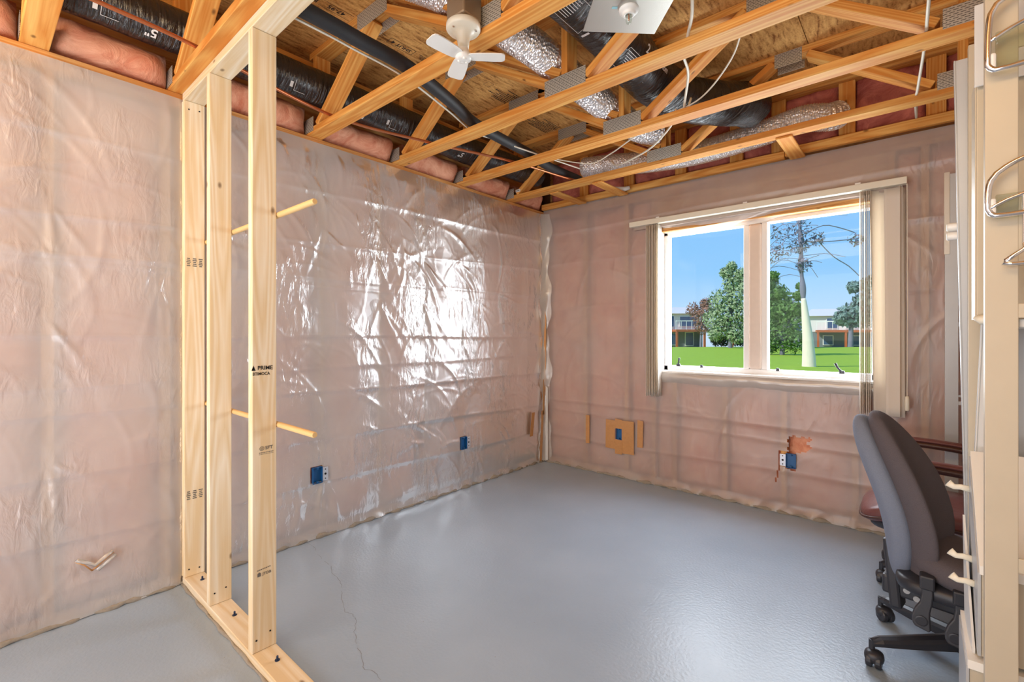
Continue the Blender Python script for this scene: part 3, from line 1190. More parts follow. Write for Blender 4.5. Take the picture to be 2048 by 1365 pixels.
for (a, b) in gx:
    MB().box(((a + b) / 2, YF + 0.015, 1.5175), (b - a, 0.006, gz[1] - gz[0])).build('pane', M['gloss_glass'], win)
MB().rbox((1.895, 0.03, WZ0 + 0.004), (WX1 - WX0 + 0.02, 0.10, 0.016), 0.004).build('window_sill', M['white_frame'], win)
MB().box((WX0 + 0.004, 0.03, 1.51), (0.01, 0.07, WZ1 - WZ0)).build('window_jamb', M['white_frame'], win)
MB().box((WX1 - 0.004, 0.03, 1.51), (0.01, 0.07, WZ1 - WZ0)).build('window_jamb', M['white_frame'], win)
board('head_board', (WX0, 0.03, WZ1 - 0.004), (WX1, 0.03, WZ1 - 0.004), (0, 1, 0), 0.07, 0.01, M['plate'], win)
for (x, dx) in ((1.318, 0.012), (2.405, -0.035)):
    hb = MB().rbox((x, YF - 0.046, 0.992), (0.03, 0.02, 0.02), 0.004).build('crank_base', M['black_pl'], win)
    MB().tube([(x, YF - 0.055, 0.995), (x + dx * 0.6, YF - 0.06, 1.02), (x + dx, YF - 0.06, 1.05)], [0.007, 0.006, 0.009], 8).build('crank_handle', M['black_pl'], hb, smooth=True)
for x in (1.5, 2.03):
    MB().rbox((x, YF - 0.045, 0.99), (0.02, 0.012, 0.022), 0.003).build('sash_latch', M['black_pl'], win)
# film sagging across the window head and tucked over the sill
t = np.linspace(0, 1, 60)
s = np.linspace(0, 1, 10)
T, S = np.meshgrid(t, s, indexing='ij')
topz = 2.12
botz = np.interp(T, [0, .1, .33, .5, .62, .8, 1], [2.07, 2.035, 2.022, 2.045, 2.07, 2.085, 2.09])
P = np.stack([WX0 + 0.02 + T * 1.36, -0.012 + 0.018 * np.sin(S * 2.2 + T * 9) * S + 0.03 * S, topz + (botz - topz) * S], -1)
grid_mesh('film_flap', P, M['flap'], wall_b)
P = np.stack([WX0 + 0.0 + T * 1.42, -0.012 - 0.02 * np.sin(S * PI) - 0.0015 * np.sin(T * 60 + S * 4) + 0.05 * np.clip(S - .8, 0, 1) * 5 * 0.3, 0.85 + 0.095 * S + 0.004 * np.sin(T * 17)], -1)
grid_mesh('film_flap', P, M['flap'], wall_b)

# ------------------------------------------------------------------ vertical blind
vb = thing('vertical_blind', 'cream vertical blind drawn open to both sides of the window under a long headrail', 'window blind', (1.85, -0.06, 2.18))
MB().rbox((1.845, -0.062, 2.156), (1.78, 0.055, 0.042), 0.004).build('headrail', M['cream_pl'], vb)
MB().rbox((1.845, -0.028, 2.128), (1.74, 0.03, 0.03), 0.003).build('rail_channel', simple('rail_grey', srgb(170, 152, 140), 0.5), vb)
for x in (1.2, 1.85, 2.5):
    MB().rbox((x, -0.058, 2.182), (0.03, 0.05, 0.012), 0.002).build('rail_clip', M['white_pl'], vb)


def vane(x, y, ang, w=0.089, z0=0.742, z1=2.125, m=None, curl=0.006, lean=0):
    n = 7
    P_ = np.zeros((n, 24, 3))
    for i in range(n):
        t_ = i / (n - 1) - 0.5
        for j in range(24):
            q = j / 23
            c = curl * (1 - 4 * t_ * t_)
            dx, dy = math.cos(ang) * t_ * w - math.sin(ang) * c, math.sin(ang) * t_ * w + math.cos(ang) * c
            P_[i, j] = (x + dx + lean * (1 - q), y + dy, z0 + (z1 - z0) * q)
    o_ = grid_mesh('vane', P_, m or M['vane'], vb)
    sm = o_.modifiers.new('thickness', 'SOLIDIFY')
    sm.thickness = 0.0012
    return o_


for k in range(8):
    vane(1.118 + k * 0.0135, -0.062 - 0.004 * (k % 2), PI / 2 + (-0.10, 0.0, -0.05, 0.05)[k % 4], z0=0.738 + 0.004 * (k % 3), curl=0.004)
for k in range(6):
    vane(2.512 + k * 0.010, -0.062, PI / 2 + 0.10 - 0.03 * (k % 3), z0=0.745, curl=0.004)
vane(2.602, -0.05, 0.35, z0=0.742, lean=0.018)
vane(2.672, -0.066, 0.10, z0=0.745, lean=0.010)
vane(2.716, -0.055, PI / 2 - 0.3, z0=0.748)
MB().tube([(2.735, -0.09, 2.13), (2.737, -0.09, 1.4), (2.735, -0.088, 0.88)], 0.0025, 6).build('control_cord', M['cable'], vb)
MB().lathe((2.735, -0.088, 0.79), [(0.004, 0.088), (0.009, 0.084), (0.011, 0.06), (0.011, 0.01), (0.009, 0.0)], 14).build('cord_weight', M['cream_pl'], vb, smooth=True)


# ------------------------------------------------------------------ floor trusses
def truss_plate(parent, x0, x1, z0, z1, y):
    mb_ = MB()
    mb_.box(((x0 + x1) / 2, y, (z0 + z1) / 2), (x1 - x0, 0.0016, z1 - z0))
    o_ = mb_.build('truss_plate', M['gusset'], parent)
    me = o_.data
    uvl = me.uv_layers.new(name='UVMap')
    off = W[o_.name]
    for p in me.polygons:
        for li in p.loop_indices:
            c = me.vertices[me.loops[li].vertex_index].co + off
            uvl.data[li].uv = (c.x, c.z)
    return o_


tlabel = {
    -3.5205: 'floor truss at the left picture edge, only its thick lower end above the film shows',
    -3.0155: 'floor truss running tight beside the top plate of the pine partition',
    -2.3205: 'floor truss carrying the little white fan under its bottom chord',
    -1.7105: 'floor truss passing just behind the square metal lamp plate',
    -1.1095: 'floor truss second from the window wall, a thin cable looping off it',
    -0.4925: 'floor truss closest to the window wall, running below the silver duct',
}
ZB, ZT = 2.459, 2.9025
X_END = 4.35
for ty in tr_y:
    t_ = thing('floor_truss', tlabel[ty], 'truss', (0, ty, 2.44), 'open web floor trusses under the ceiling')
    y = ty
    mT = M['truss']
    near = ty < -3.2
    board('bottom_chord', (-0.09, y, ZB), (X_END, y, ZB), (0, 1, 0), 0.089, 0.038, mT, t_)
    board('top_chord', (0.02, y, ZT), (X_END, y, ZT), (0, 1, 0), 0.089, 0.038, mT, t_)
    nodes_b = [0.10, 1.45, 2.95, 4.25]
    nodes_t = [0.68, 2.20, 3.65]
    # end post and its block
    board('end_post', (0.085, y, 2.74), (0.085, y, ZT - 0.02), (0, 1, 0), 0.089, 0.038, mT, t_)

    def web(xa, za, xb, zb, off=0.0):
        d = Vector((xb - xa, 0, zb - za)).normalized()
        nn = Vector((-d.z, 0, d.x)) * off
        board('web', Vector((xa, y, za)) + nn, Vector((xb, y, zb)) + nn, (0, 1, 0), 0.089, 0.037, mT, t_)

    web(0.10, 2.482, 0.64, 2.875)
    web(0.76, 2.872, 1.38, 2.510, 0.0)
    web(0.80, 2.885, 1.40, 2.535, 0.03)
    web(1.56, 2.500, 2.12, 2.878)
    web(2.30, 2.872, 2.84, 2.500)
    web(3.02, 2.500, 3.56, 2.872)
    web(3.74, 2.872, 4.2, 2.500)
    board('post_web', (1.44, y, 2.48), (1.44, y, 2.885), (0, 1, 0), 0.089, 0.037, mT, t_)
    board('post_web', (2.95, y, 2.48), (2.95, y, 2.885), (0, 1, 0), 0.089, 0.037, mT, t_)
    for s in (-1, 1):
        yy = y + s * 0.0453
        truss_plate(t_, -0.06, 0.07, 2.452, 2.535, yy)
        truss_plate(t_, 1.32, 1.565, 2.464, 2.546, yy)
        truss_plate(t_, 0.55, 0.815, 2.832, 2.918, yy)
        truss_plate(t_, 2.13, 2.272, 2.836, 2.918, yy)
        truss_plate(t_, 2.855, 3.06, 2.464, 2.546, yy)
    if ty == -0.4925:
        # white tag on the end web
        MB().box((0.12, y - 0.0465, 2.506), (0.05, 0.002, 0.022)).build('paper_tag', M['white_pl'], t_)
        mb = MB()
        for q in range(4):
            bar(mb, -0.016 + q * 0.009, 0, 0.006, 0.01, plane_place((0.12, y - 0.0479, 2.506), (1, 0, 0), (0, 0, 1)))
        mb.build('tag_print', M['ink'], t_, fix=False)

# blocking between last truss and the window wall
blk = [(2.17, 'short flat pine block bridging to the window wall under the silver duct bend'), (0.88, 'short flat pine block bridging to the window wall above the duct end'),
       (0.47, 'short flat pine block bridging to the window wall near the room corner')]
for x, lab in blk:
    b_ = board('blocking', (x, -0.49, 2.434 if x > 2 else 2.432), (x, -0.042, 2.436 if x > 2 else 2.434), (1, 0, 0), 0.089, 0.012, M['truss'], None)
    tag(b_, lab, 'block', 'flat blocks beside the window wall')

# ------------------------------------------------------------------ partition frame of pine studs
pf = thing('stud_partition', 'bare pine partition of three studs between bottom and top plate beside the film', 'stud frame', (0, -2.96, 0))
YP = -2.9605
board('bottom_plate', (0.012, YP, 0.019), (1.75, YP, 0.019), (0, 1, 0), 0.089, 0.038, M['stud'], pf)
board('top_plate', (0.012, YP, 2.421), (1.75, YP, 2.421), (0, 1, 0), 0.089, 0.038, M['stud'], pf)
studs = []
for x in (0.020, 0.391, 0.866, ):
    studs.append(board('stud', (x, YP, 0.0385), (x, YP, 2.4015), (0, 1, 0), 0.089, 0.038, M['stud'], pf))
sx = [0.0392, 0.4102, 0.8852]
pl = plane_place((sx[2] + 0.0006, YP - 0.012, 1.105), (0, 1, 0), (0, 0, 1))
mb = MB()
stamp(mb, 'PRIME', 0.021, pl, (0.014, 0.010))
stamp(mb, 'BTIMOCA', 0.0165, pl, (0.0, -0.012), 0.86)
mb.add([pl(-0.034, 0.005), pl(-0.022, 0.005), pl(-0.028, 0.021)], [(0, 1, 2)])
mb.add([pl(-0.036, 0.001), pl(-0.020, 0.001), pl(-0.028, 0.013)], [(0, 1, 2)])
mb.build('grade_stamp', M['ink'], studs[2], fix=False)
pl = plane_place((sx[2] + 0.0006, YP + 0.004, 0.80), (0, 1, 0), (0, 0, 1))
mb = MB()
stamp(mb, 'SFT', 0.018, pl, (0.012, 0.008))
for k in range(16):
    a0, a1 = 2 * PI * k / 16, 2 * PI * (k + 1) / 16
    mb.add([pl(-0.014 + .0085 * math.cos(a0), .008 + .0085 * math.sin(a0)), pl(-0.014 + .0085 * math.cos(a1), .008 + .0085 * math.sin(a1)),
            pl(-0.014 + .0068 * math.cos(a1), .008 + .0068 * math.sin(a1)), pl(-0.014 + .0068 * math.cos(a0), .008 + .0068 * math.sin(a0))], [(0, 1, 2, 3)])
stamp(mb, 'G', 0.011, pl, (-0.014, 0.008))
for k in range(9):
    bar(mb, -0.022 + k * 0.006, -0.008, 0.004, 0.003, pl)
    bar(mb, -0.022 + k * 0.006, -0.014, 0.0045, 0.0015, pl)
mb.build('grade_stamp', M['ink_grey'], studs[2], fix=False)
pl = plane_place((sx[2] + 0.0006, YP - 0.002, 0.335), (0, 1, 0), (0, 0, 1))
mb = MB()
for k in range(8):
    bar(mb, -0.022 + k * 0.0062, 0.012 + 0.0004 * k, 0.004, 0.004, pl)
stamp(mb, 'JTOB', 0.014, pl, (0.010, -0.006))
mb.prism([pl(-0.024, -0.012), pl(-0.012, -0.012), pl(-0.012, 0.0), pl(-0.018, 0.004), pl(-0.024, 0.0)], (1, 0, 0), 0.0002)
mb.build('grade_stamp', M['ink_grey'], studs[2], fix=False)
for z0 in (0.44, 1.60):
    pl = plane_place((sx[0] + 0.0006, YP, z0), (0, 1, 0), (0, 0, 1))
    mb = MB()
    for c_ in range(3):
        for k in range(5):
            bar(mb, -0.026 + c_ * 0.026, 0.02 - k * 0.009, 0.012 + 0.003 * ((k + c_) % 3), 0.005, pl)
    mb.build('grade_stamp', M['ink_grey'], studs[0], fix=False)
# nails
for (x, y, z, ax) in [(sx[0], -2.985, 0.075, 'X'), (sx[0], -2.94, 0.07, 'X'), (sx[0], -2.985, 2.36, 'X'), (sx[0], -2.94, 2.365, 'X'), (sx[2], -2.99, 0.085, 'X'), (sx[2], -2.94, 0.10, 'X'),
                      (sx[1], -2.985, 0.09, 'X'), (sx[1], -2.94, 0.10, 'X')]:
    MB().lathe((x, y, z), [(0.0035, 0.0), (0.0035, 0.0015), (0.001, 0.002)], 8, 'X').build('nail_head', M['dark'], pf)
blue_steel = simple('blued_steel', srgb(52, 66, 96), 0.4, 0.6)
for (x, y) in ((0.56, -2.955), (0.985, -2.955), (0.12, -2.95)):
    MB().lathe((x, y, 0.038), [(0.009, 0.0), (0.009, 0.003), (0.004, 0.004), (0.004, 0.016), (0.002, 0.018)], 10).build('anchor_nail', blue_steel, pf)
mb = MB()
mb.tube([(0.02 + 0.05 * i, -3.008 + 0.003 * math.sin(i * 2.1), 0.003) for i in range(34)], [0.007 + 0.003 * math.sin(i * 1.3) for i in range(34)], 6)
mb.build('sealant_bead', M['caulk'], pf, smooth=True)

for (z, lab) in ((1.712, 'upper thin wooden dowel running across the edges of all three partition studs'), (0.889, 'lower thin wooden dowel running across the edges of all three partition studs')):
    zz = z
    d_ = MB().lathe((0.012, -2.9045, zz), [(0.011, 0.0), (0.011, 1.154), (0.009, 1.159)], 16, 'X').build('wooden_dowel', M['dowel'], smooth=False)
    tag(d_, lab, 'dowel', 'dowels along the partition')


# ------------------------------------------------------------------ ducts, pipes, cables
def resample(pts, step):
    pts = [Vector(p) for p in pts]
    out = []
    # catmull-rom
    for i in range(len(pts) - 1):
        p0, p1, p2, p3 = pts[max(i - 1, 0)], pts[i], pts[i + 1], pts[min(i + 2, len(pts) - 1)]
        n = max(2, int((p2 - p1).length / step))
        for k in range(n):
            t_ = k / n
            out.append(0.5 * ((2 * p1) + (-p0 + p2) * t_ + (2 * p0 - 5 * p1 + 4 * p2 - p3) * t_ * t_ + (-p0 + 3 * p1 - 3 * p2 + p3) * t_ ** 3))
    out.append(pts[-1])
    return out


def sleeve_duct(name, path, rad, m, label, seed):
    pts_ = resample(path, 0.016)
    rnd = random.Random(seed)

    def rf(i, a, r):
        p = Vector((math.cos(a) * 2, math.sin(a) * 2, i * 0.35 + seed))
        q = Vector((math.cos(a) * 1.2, math.sin(a) * 1.2, i * 0.06 + seed))
        return r * (1 + 0.03 * mnoise.noise(p) + 0.05 * mnoise.noise(q))
    t_ = thing(name, label, 'duct', pts_[0])
    MB().tube(pts_, rad, 28, True, None, rf).build('sleeve', m, t_, smooth=True)
    return t_


def foil_duct(path, rad, label, seed, pitch=0.011):
    pts_ = resample(path, pitch / 2)
    t_ = thing('foil_duct', label, 'duct', pts_[0])

    def rf(i, a, r):
        return r * ((1.02 if i % 2 else 0.955) + 0.02 * mnoise.noise(Vector((math.cos(a) * 3, math.sin(a) * 3, i * 0.3 + seed))))
    MB().tube(pts_, rad, 26, True, None, rf).build('corrugated_foil', M['foil'], t_, smooth=False)
    return t_


D1R = 0.098
d1 = sleeve_duct('insulated_duct', [(0.145, -4.4, 2.665), (0.145, -3.0, 2.665), (0.147, -2.0, 2.667), (0.145, -1.0, 2.665), (0.19, -0.35, 2.67)], D1R, M['sleeveY'],
                 'long black insulated duct above the left film wall, crossing all the trusses', 3)


def cyl_place(xc, zc, R_, ang0, y0, sgn):
    def f(x, y):
        a = ang0 + sgn * y / R_
        return Vector((xc + math.cos(a) * R_, y0 + sgn * x, zc + math.sin(a) * R_))
    return f


# reading direction -y, upside down as in the photo (sgn=-1), or +y upright (sgn=+1)
mb = MB()
for y0, a0 in ((-2.13, -0.95), (-3.17, -0.95), (-1.30, -0.95)):
    stamp(mb, '5"', 0.055, cyl_place(0.146, 2.666, D1R * 1.06, a0, y0, -1))
for y0 in (-3.36, -2.96, -2.56, -1.95):
    plc = cyl_place(0.146, 2.666, D1R * 1.06, -0.75, y0, -1)
    bar(mb, 0, 0, 0.016, 0.03, plc)
    bar(mb, -0.05, 0.03, 0.06, 0.002, plc)
    bar(mb, -0.02, 0.0, 0.002, 0.06, plc)
mb.build('duct_print', M['print_white'], d1, fix=False)['kind'] = 'stuff'

D2R = 0.130
d2 = sleeve_duct('insulated_duct', [(1.62, -3.6, 2.76), (1.62, -2.6, 2.76), (1.625, -1.8, 2.755), (1.60, -1.25, 2.74), (1.63, -0.95, 2.72), (1.71, -0.76, 2.70), (1.84, -0.60, 2.70), (1.93, -0.46, 2.72), (1.95, -0.34, 2.74)], D2R, M['sleeveY'],
                 'fat black insulated duct in mid ceiling bending right before the window wall', 9)
mb = MB()
stamp(mb, 'R-4.2', 0.07, cyl_place(1.622, 2.757, D2R * 1.045, -0.30, -2.0, 1))
stamp(mb, '9"', 0.075, cyl_place(1.622, 2.757, D2R * 1.05, -0.35, -1.66, 1))
stamp(mb, '2', 0.06, cyl_place(1.610, 2.748, D2R * 1.05, -0.35, -1.43, 1))
for y0, xc, zc in ((-1.88, 1.624, 2.757), (-1.28, 1.604, 2.745)):
    plc = cyl_place(xc, zc, D2R * 1.055, -0.55 if y0 < -1.5 else -0.35, y0, 1)
    for k in range(3):
        a = k * PI / 3
        c_, s_ = math.cos(a) * 0.018, math.sin(a) * 0.018
        nx, ny = -math.sin(a) * 0.0025, math.cos(a) * 0.0025
        mb.add([plc(-c_ - nx, -s_ - ny), plc(c_ - nx, s_ - ny), plc(c_ + nx, s_ + ny), plc(-c_ + nx, -s_ + ny)], [(0, 1, 2, 3)])
    stamp(mb, 'Hom', 0.04, plc, (0.065, 0.0))
for y0, L_ in ((-2.05, 0.34), (-1.45, 0.25)):
    plc = cyl_place(1.62, 2.755, D2R * 1.055, -1.55, y0, 1)
    for (x, y, w, h_) in ((0, 0.10, L_, 0.002), (0, -0.02, L_, 0.002), (-L_ / 2, 0.04, 0.002, 0.12), (L_ / 2, 0.04, 0.002, 0.12), (-L_ / 2 - 0.03, 0.09, 0.014, 0.04), (L_ / 2 + .03, 0.0, 0.014, 0.04)):
        bar(mb, x, y, w, h_, plc)
    for k in range(8):
        bar(mb, -0.04 + 0.004 * k, 0.085 - 0.012 * k, 0.18 - 0.01 * k, 0.003, plc)
mb.build('duct_print', M['print_white'], d2, fix=False)['kind'] = 'stuff'

foil_duct([(0.98, -3.5, 2.70), (1.02, -2.9, 2.74), (1.22, -2.35, 2.735), (1.31, -1.9, 2.69), (1.315, -1.4, 2.67), (1.315, -1.1, 2.66), (1.33, -0.7, 2.655), (1.40, -0.55, 2.66)], 0.085,
          'silver corrugated duct running beside the black insulated duct toward the window wall', 2)
foil_duct([(0.58, -0.17, 2.70), (0.80, -0.19, 2.665), (1.2, -0.2, 2.60), (1.6, -0.2, 2.575), (2.0, -0.2, 2.60), (2.22, -0.2, 2.625), (2.36, -0.19, 2.60), (2.40, -0.14, 2.62)], 0.083,
          'silver corrugated duct lying along the top of the window wall', 5)

p_ = MB().tube(resample([(0.497, -3.9, 2.492), (0.45, -3.4, 2.492), (0.408, -3.05, 2.492), (0.249, -2.342, 2.492), (0.374, -1.756, 2.49), (0.561, -1.155, 2.49), (0.659, -0.6, 2.49), (0.70, -0.3, 2.50)], 0.06), 0.0085, 10).build('copper_pipe', M['copper'], smooth=True)
tag(p_, 'thin copper pipe resting on the trusses along the left wall', 'pipe')
h_ = thing('foam_covered_pipe', 'black foam covered pipe crossing the trusses left of the fan', 'pipe', (0.95, -2.4, 2.52))
MB().tube(resample([(0.95, -3.9, 2.53), (0.962, -2.837, 2.512), (0.955, -2.6, 2.512), (0.945, -2.335, 2.512), (0.84, -1.95, 2.515), (0.755, -1.677, 2.512), (0.715, -1.127, 2.512), (0.655, -0.8, 2.52), (0.60, -0.3, 2.56)], 0.04), 0.033, 16).build('foam_sleeve', M['foam'], h_, smooth=True)
MB().tube(resample([(0.90, -3.9, 2.50), (0.912, -2.85, 2.495), (0.905, -2.6, 2.495), (0.905, -2.33, 2.484), (0.79, -1.95, 2.495), (0.72, -1.68, 2.484), (0.72, -1.45, 2.50), (0.79, -1.18, 2.484), (0.84, -0.67, 2.50)], 0.04), 0.005, 8).build('white_wire', M['cable'], h_, smooth=True)


def cable(path, r_, label):
    c_ = MB().tube(resample(path, 0.03), r_, 8).build('cable', M['cable'], smooth=True)
    tag(c_, label, 'cable', 'white electrical cables in the ceiling')


cable([(2.20, -2.2, 2.60), (2.142, -1.94, 2.484), (2.055, -1.75, 2.484), (1.99, -1.62, 2.485), (1.94, -1.43, 2.50), (1.82, -1.16, 2.486), (1.79, -1.05, 2.50), (1.78, -0.95, 2.62)], 0.0065,
      'thick white cable behind the metal lamp plate draped over two trusses')
cable([(2.83, -1.9, 2.6), (2.809, -1.366, 2.47), (2.806, -1.15, 2.486), (2.802, -1.0, 2.487), (2.78, -0.62, 2.46), (2.772, -0.45, 2.486), (2.776, -0.14, 2.49), (2.777, -0.06, 2.60)], 0.006,
      'grey white cable hanging by the tall rack at the right ceiling edge')
cable([(2.24, -1.62, 2.55), (2.13, -1.40, 2.52), (1.915, -1.18, 2.49), (1.69, -1.1, 2.488), (1.42, -0.966, 2.48), (1.20, -0.85, 2.47), (0.99, -0.773, 2.475), (0.80, -0.98, 2.50)], 0.004,
      'thin white wire sagging in a long curve under the ducts')
cable([(1.74, -1.08, 2.52), (1.692, -1.005, 2.48), (1.55, -0.86, 2.468), (1.393, -0.728, 2.47), (1.095, -0.545, 2.50), (1.02, -0.50, 2.56)], 0.0055,
      'cream wire hanging from the silver duct end to the truss by the window wall')
pc = MB().tube([(0.84, -0.17, 2.462), (0.92, -0.10, 2.462), (0.96, -0.085, 2.47)], [0.019, 0.019, 0.015], 14).build('pipe_stub', M['white_pl'], smooth=True)
tag(pc, 'short white plastic pipe end by the block under the silver duct', 'pipe')

# ------------------------------------------------------------------ fan
FX, FY = 1.42, -2.425
fan = thing('ceiling_fan', 'small white three-blade fan hanging from a metal box beside a truss', 'fan', (FX, FY, 2.36))
MB().rbox((FX, FY + 0.004, 2.525), (0.10, 0.10, 0.10), 0.008).build('junction_box', M['box_steel'], fan)
MB().lathe((FX, FY, 2.40), [(0.021, -0.03), (0.024, 0.0), (0.030, 0.018), (0.045, 0.034), (0.063, 0.040), (0.068, 0.046), (0.068, 0.062), (0.062, 0.068), (0.03, 0.07)], 36).build('canopy', M['cream_pl'], fan, smooth=True)
MB().lathe((FX, FY, 2.330), [(0.016, -0.006), (0.030, -0.002), (0.032, 0.008), (0.032, 0.018), (0.023, 0.026), (0.020, 0.04), (0.020, 0.06)], 28).build('motor_hub', M['white_pl'], fan, smooth=True)
for a in (0.0, 2.1, 4.2):
    MB().lathe((FX + 0.052 * math.cos(a + .5), FY + 0.052 * math.sin(a + .5), 2.437), [(0.004, -0.004), (0.004, 0.004)], 8).build('screw', M['chrome'], fan)
for a in (R(-93), R(43), R(150)):
    mb = MB()
    ca, sa = math.cos(a), math.sin(a)
    prof = [(0.020, 0.022), (0.034, 0.028), (0.060, 0.031), (0.120, 0.034), (0.150, 0.033), (0.159, 0.028), (0.164, 0.018)]
    out_ = [(r_, w_) for r_, w_ in prof] + [(r_, -w_) for r_, w_ in reversed(prof)]
    poly = []
    for r_, w_ in out_:
        poly.append(Vector((FX + ca * r_ - sa * w_, FY + sa * r_ + ca * w_, 2.338 + w_ * 0.12)))
    mb.prism(poly, (0, 0, 1), 0.004)
    mb.build('blade', M['white_pl'], fan)
for k in range(3):
    a = R(-30 + 120 * k)
    MB().lathe((FX + 0.018 * math.cos(a), FY + 0.018 * math.sin(a), 2.324), [(0.005, -0.004), (0.008, 0.004)], 8).build('hub_clip', M['white_pl'], fan)
MB().tube(resample([(FX + 0.02, FY, 2.57), (FX + 0.0, FY + 0.01, 2.68), (FX - 0.02, FY - 0.05, 2.9)], 0.04), 0.007, 8).build('feed_cable', M['cable'], fan, smooth=True)
MB().tube(resample([(FX + 0.03, FY - 0.02, 2.57), (FX + 0.10, FY - 0.05, 2.72), (FX + 0.13, FY - 0.06, 2.9)], 0.04), 0.007, 8).build('feed_cable', M['cable'], fan, smooth=True)

# ------------------------------------------------------------------ lamp plate
lamp = thing('ceiling_lamp', 'bare lamp holder on a square galvanised plate hung between two trusses', 'lamp', (1.987, -2.134, 2.43))
rot45 = Matrix.Rotation(R(44), 3, 'Z')
MB().rbox((1.987, -2.134, 2.431), (0.285, 0.285, 0.003), 0.001, rot45).build('metal_plate', M['steel'], lamp)
MB().rbox((1.987, -2.134, 2.465), (0.10, 0.10, 0.064), 0.006, rot45).build('junction_box', M['box_steel'], lamp)
MB().lathe((1.98, -2.129, 2.4055), [(0.012, 0.014), (0.013, 0.0), (0.020, 0.0), (0.024, 0.006), (0.026, 0.012), (0.034, 0.014), (0.036, 0.022), (0.036, 0.024)], 28, cap=False).build('lamp_holder', M['white_pl'], lamp, smooth=True)
MB().lathe((1.98, -2.129, 2.375), [(0.002, 0.0), (0.009, 0.004), (0.012, 0.016), (0.010, 0.030), (0.008, 0.044)], 16).build('clear_bulb', M['acrylic'], lamp, smooth=True)
MB().tube([(1.98, -2.129, 2.39), (1.98, -2.129, 2.42)], 0.003, 6).build('bulb_stem', M['copper'], lamp)
MB().rbox((1.945, -2.17, 2.4290), (0.02, 0.012, 0.001), 0.0004, rot45).build('paint_mark', M['mint'], lamp)


# ------------------------------------------------------------------ outlet boxes
def outlet(org, u, n, label, flange_side):
    """open plastic box let into the wall; u = horizontal along the wall, n = out of the wall"""
    o, u, n = Vector(org), Vector(u), Vector(n)
    z = Vector((0, 0, 1))
    rot = Matrix((u, n, z)).transposed()
    t_ = thing('outlet_box', label, 'outlet box', o, 'electrical boxes in the film walls')
    w, hh, d, th = 0.058, 0.096, 0.022, 0.003
    mb_ = MB()
    for (c, s) in (((-w / 2, -d / 2, 0), (th, d, hh)), ((w / 2, -d / 2, 0), (th, d, hh)), ((0, -d / 2, hh / 2), (w, d, th)), ((0, -d / 2, -hh / 2), (w, d, th)), ((0, -d, 0), (w, th, hh))):
        mb_.box(o + rot @ Vector(c) + n * 0.026, s, rot)
    mb_.build('box_body', M['blue_box'], t_)
    f = MB()
    f.rbox(o + u * (flange_side * (w / 2 + 0.020)) + n * 0.022, (0.036, 0.002, 0.082), 0.0008, rot)
    fo = f.build('nail_flange', M['flange'], t_)
    for k in (-1, 0, 1):
        MB().lathe(o + u * (flange_side * (w / 2 + 0.020)) + n * 0.0232 + z * (0.028 * k), [(0.004 if k else 0.007, -0.0003), (0.004 if k else 0.007, 0.0004)], 10, 'Y' if abs(n.y) > .5 else 'X').build('flange_hole', M['dark'], fo)
    for k in (-1, 1):
        MB().rbox(o + z * (k * 0.04) + n * 0.02, (0.014, 0.012, 0.010), 0.002, rot).build('screw_tab', M['blue_box'], t_)


outlet((0, -2.315, 0.385), (0, 1, 0), (1, 0, 0), 'blue outlet box low on the left wall beside the partition studs', 1)
outlet((0, -1.095, 0.365), (0, 1, 0), (1, 0, 0), 'blue outlet box on the left wall nearer the room corner', 1)
outlet((0.824, 0, 0.378), (1, 0, 0), (0, -1, 0), 'dark blue outlet box ringed with brown tape under the blind', -1)
outlet((2.125, 0, 0.372), (1, 0, 0), (0, -1, 0), 'blue outlet box with bare white flange below torn film', -1)


# ------------------------------------------------------------------ chairs
def sgn_pow(c, p):
    return math.copysign(abs(c) ** p, c)


def superell(c, s, p1=0.6, p2=0.6, nu=36, nv=24, fn=None):
    """superellipsoid mesh; fn(unit vector point) -> displaced local point"""
    V_, F_ = [], []
    for i in range(nv + 1):
        th = -PI / 2 + PI * i / nv
        for j in range(nu):
            ph = 2 * PI * j / nu
            x = sgn_pow(math.cos(th), p1) * sgn_pow(math.cos(ph), p2)
            y = sgn_pow(math.cos(th), p1) * sgn_pow(math.sin(ph), p2)
            z = sgn_pow(math.sin(th), p1)
            p = Vector((x * s[0], y * s[1], z * s[2]))
            if fn:
                p = fn(p, x, y, z)
            V_.append(Vector(c) + p)
    for i in range(nv):
        for j in range(nu):
            j2 = (j + 1) % nu
            F_.append((i * nu + j, i * nu + j2, (i + 1) * nu + j2, (i + 1) * nu + j))
    return V_, F_


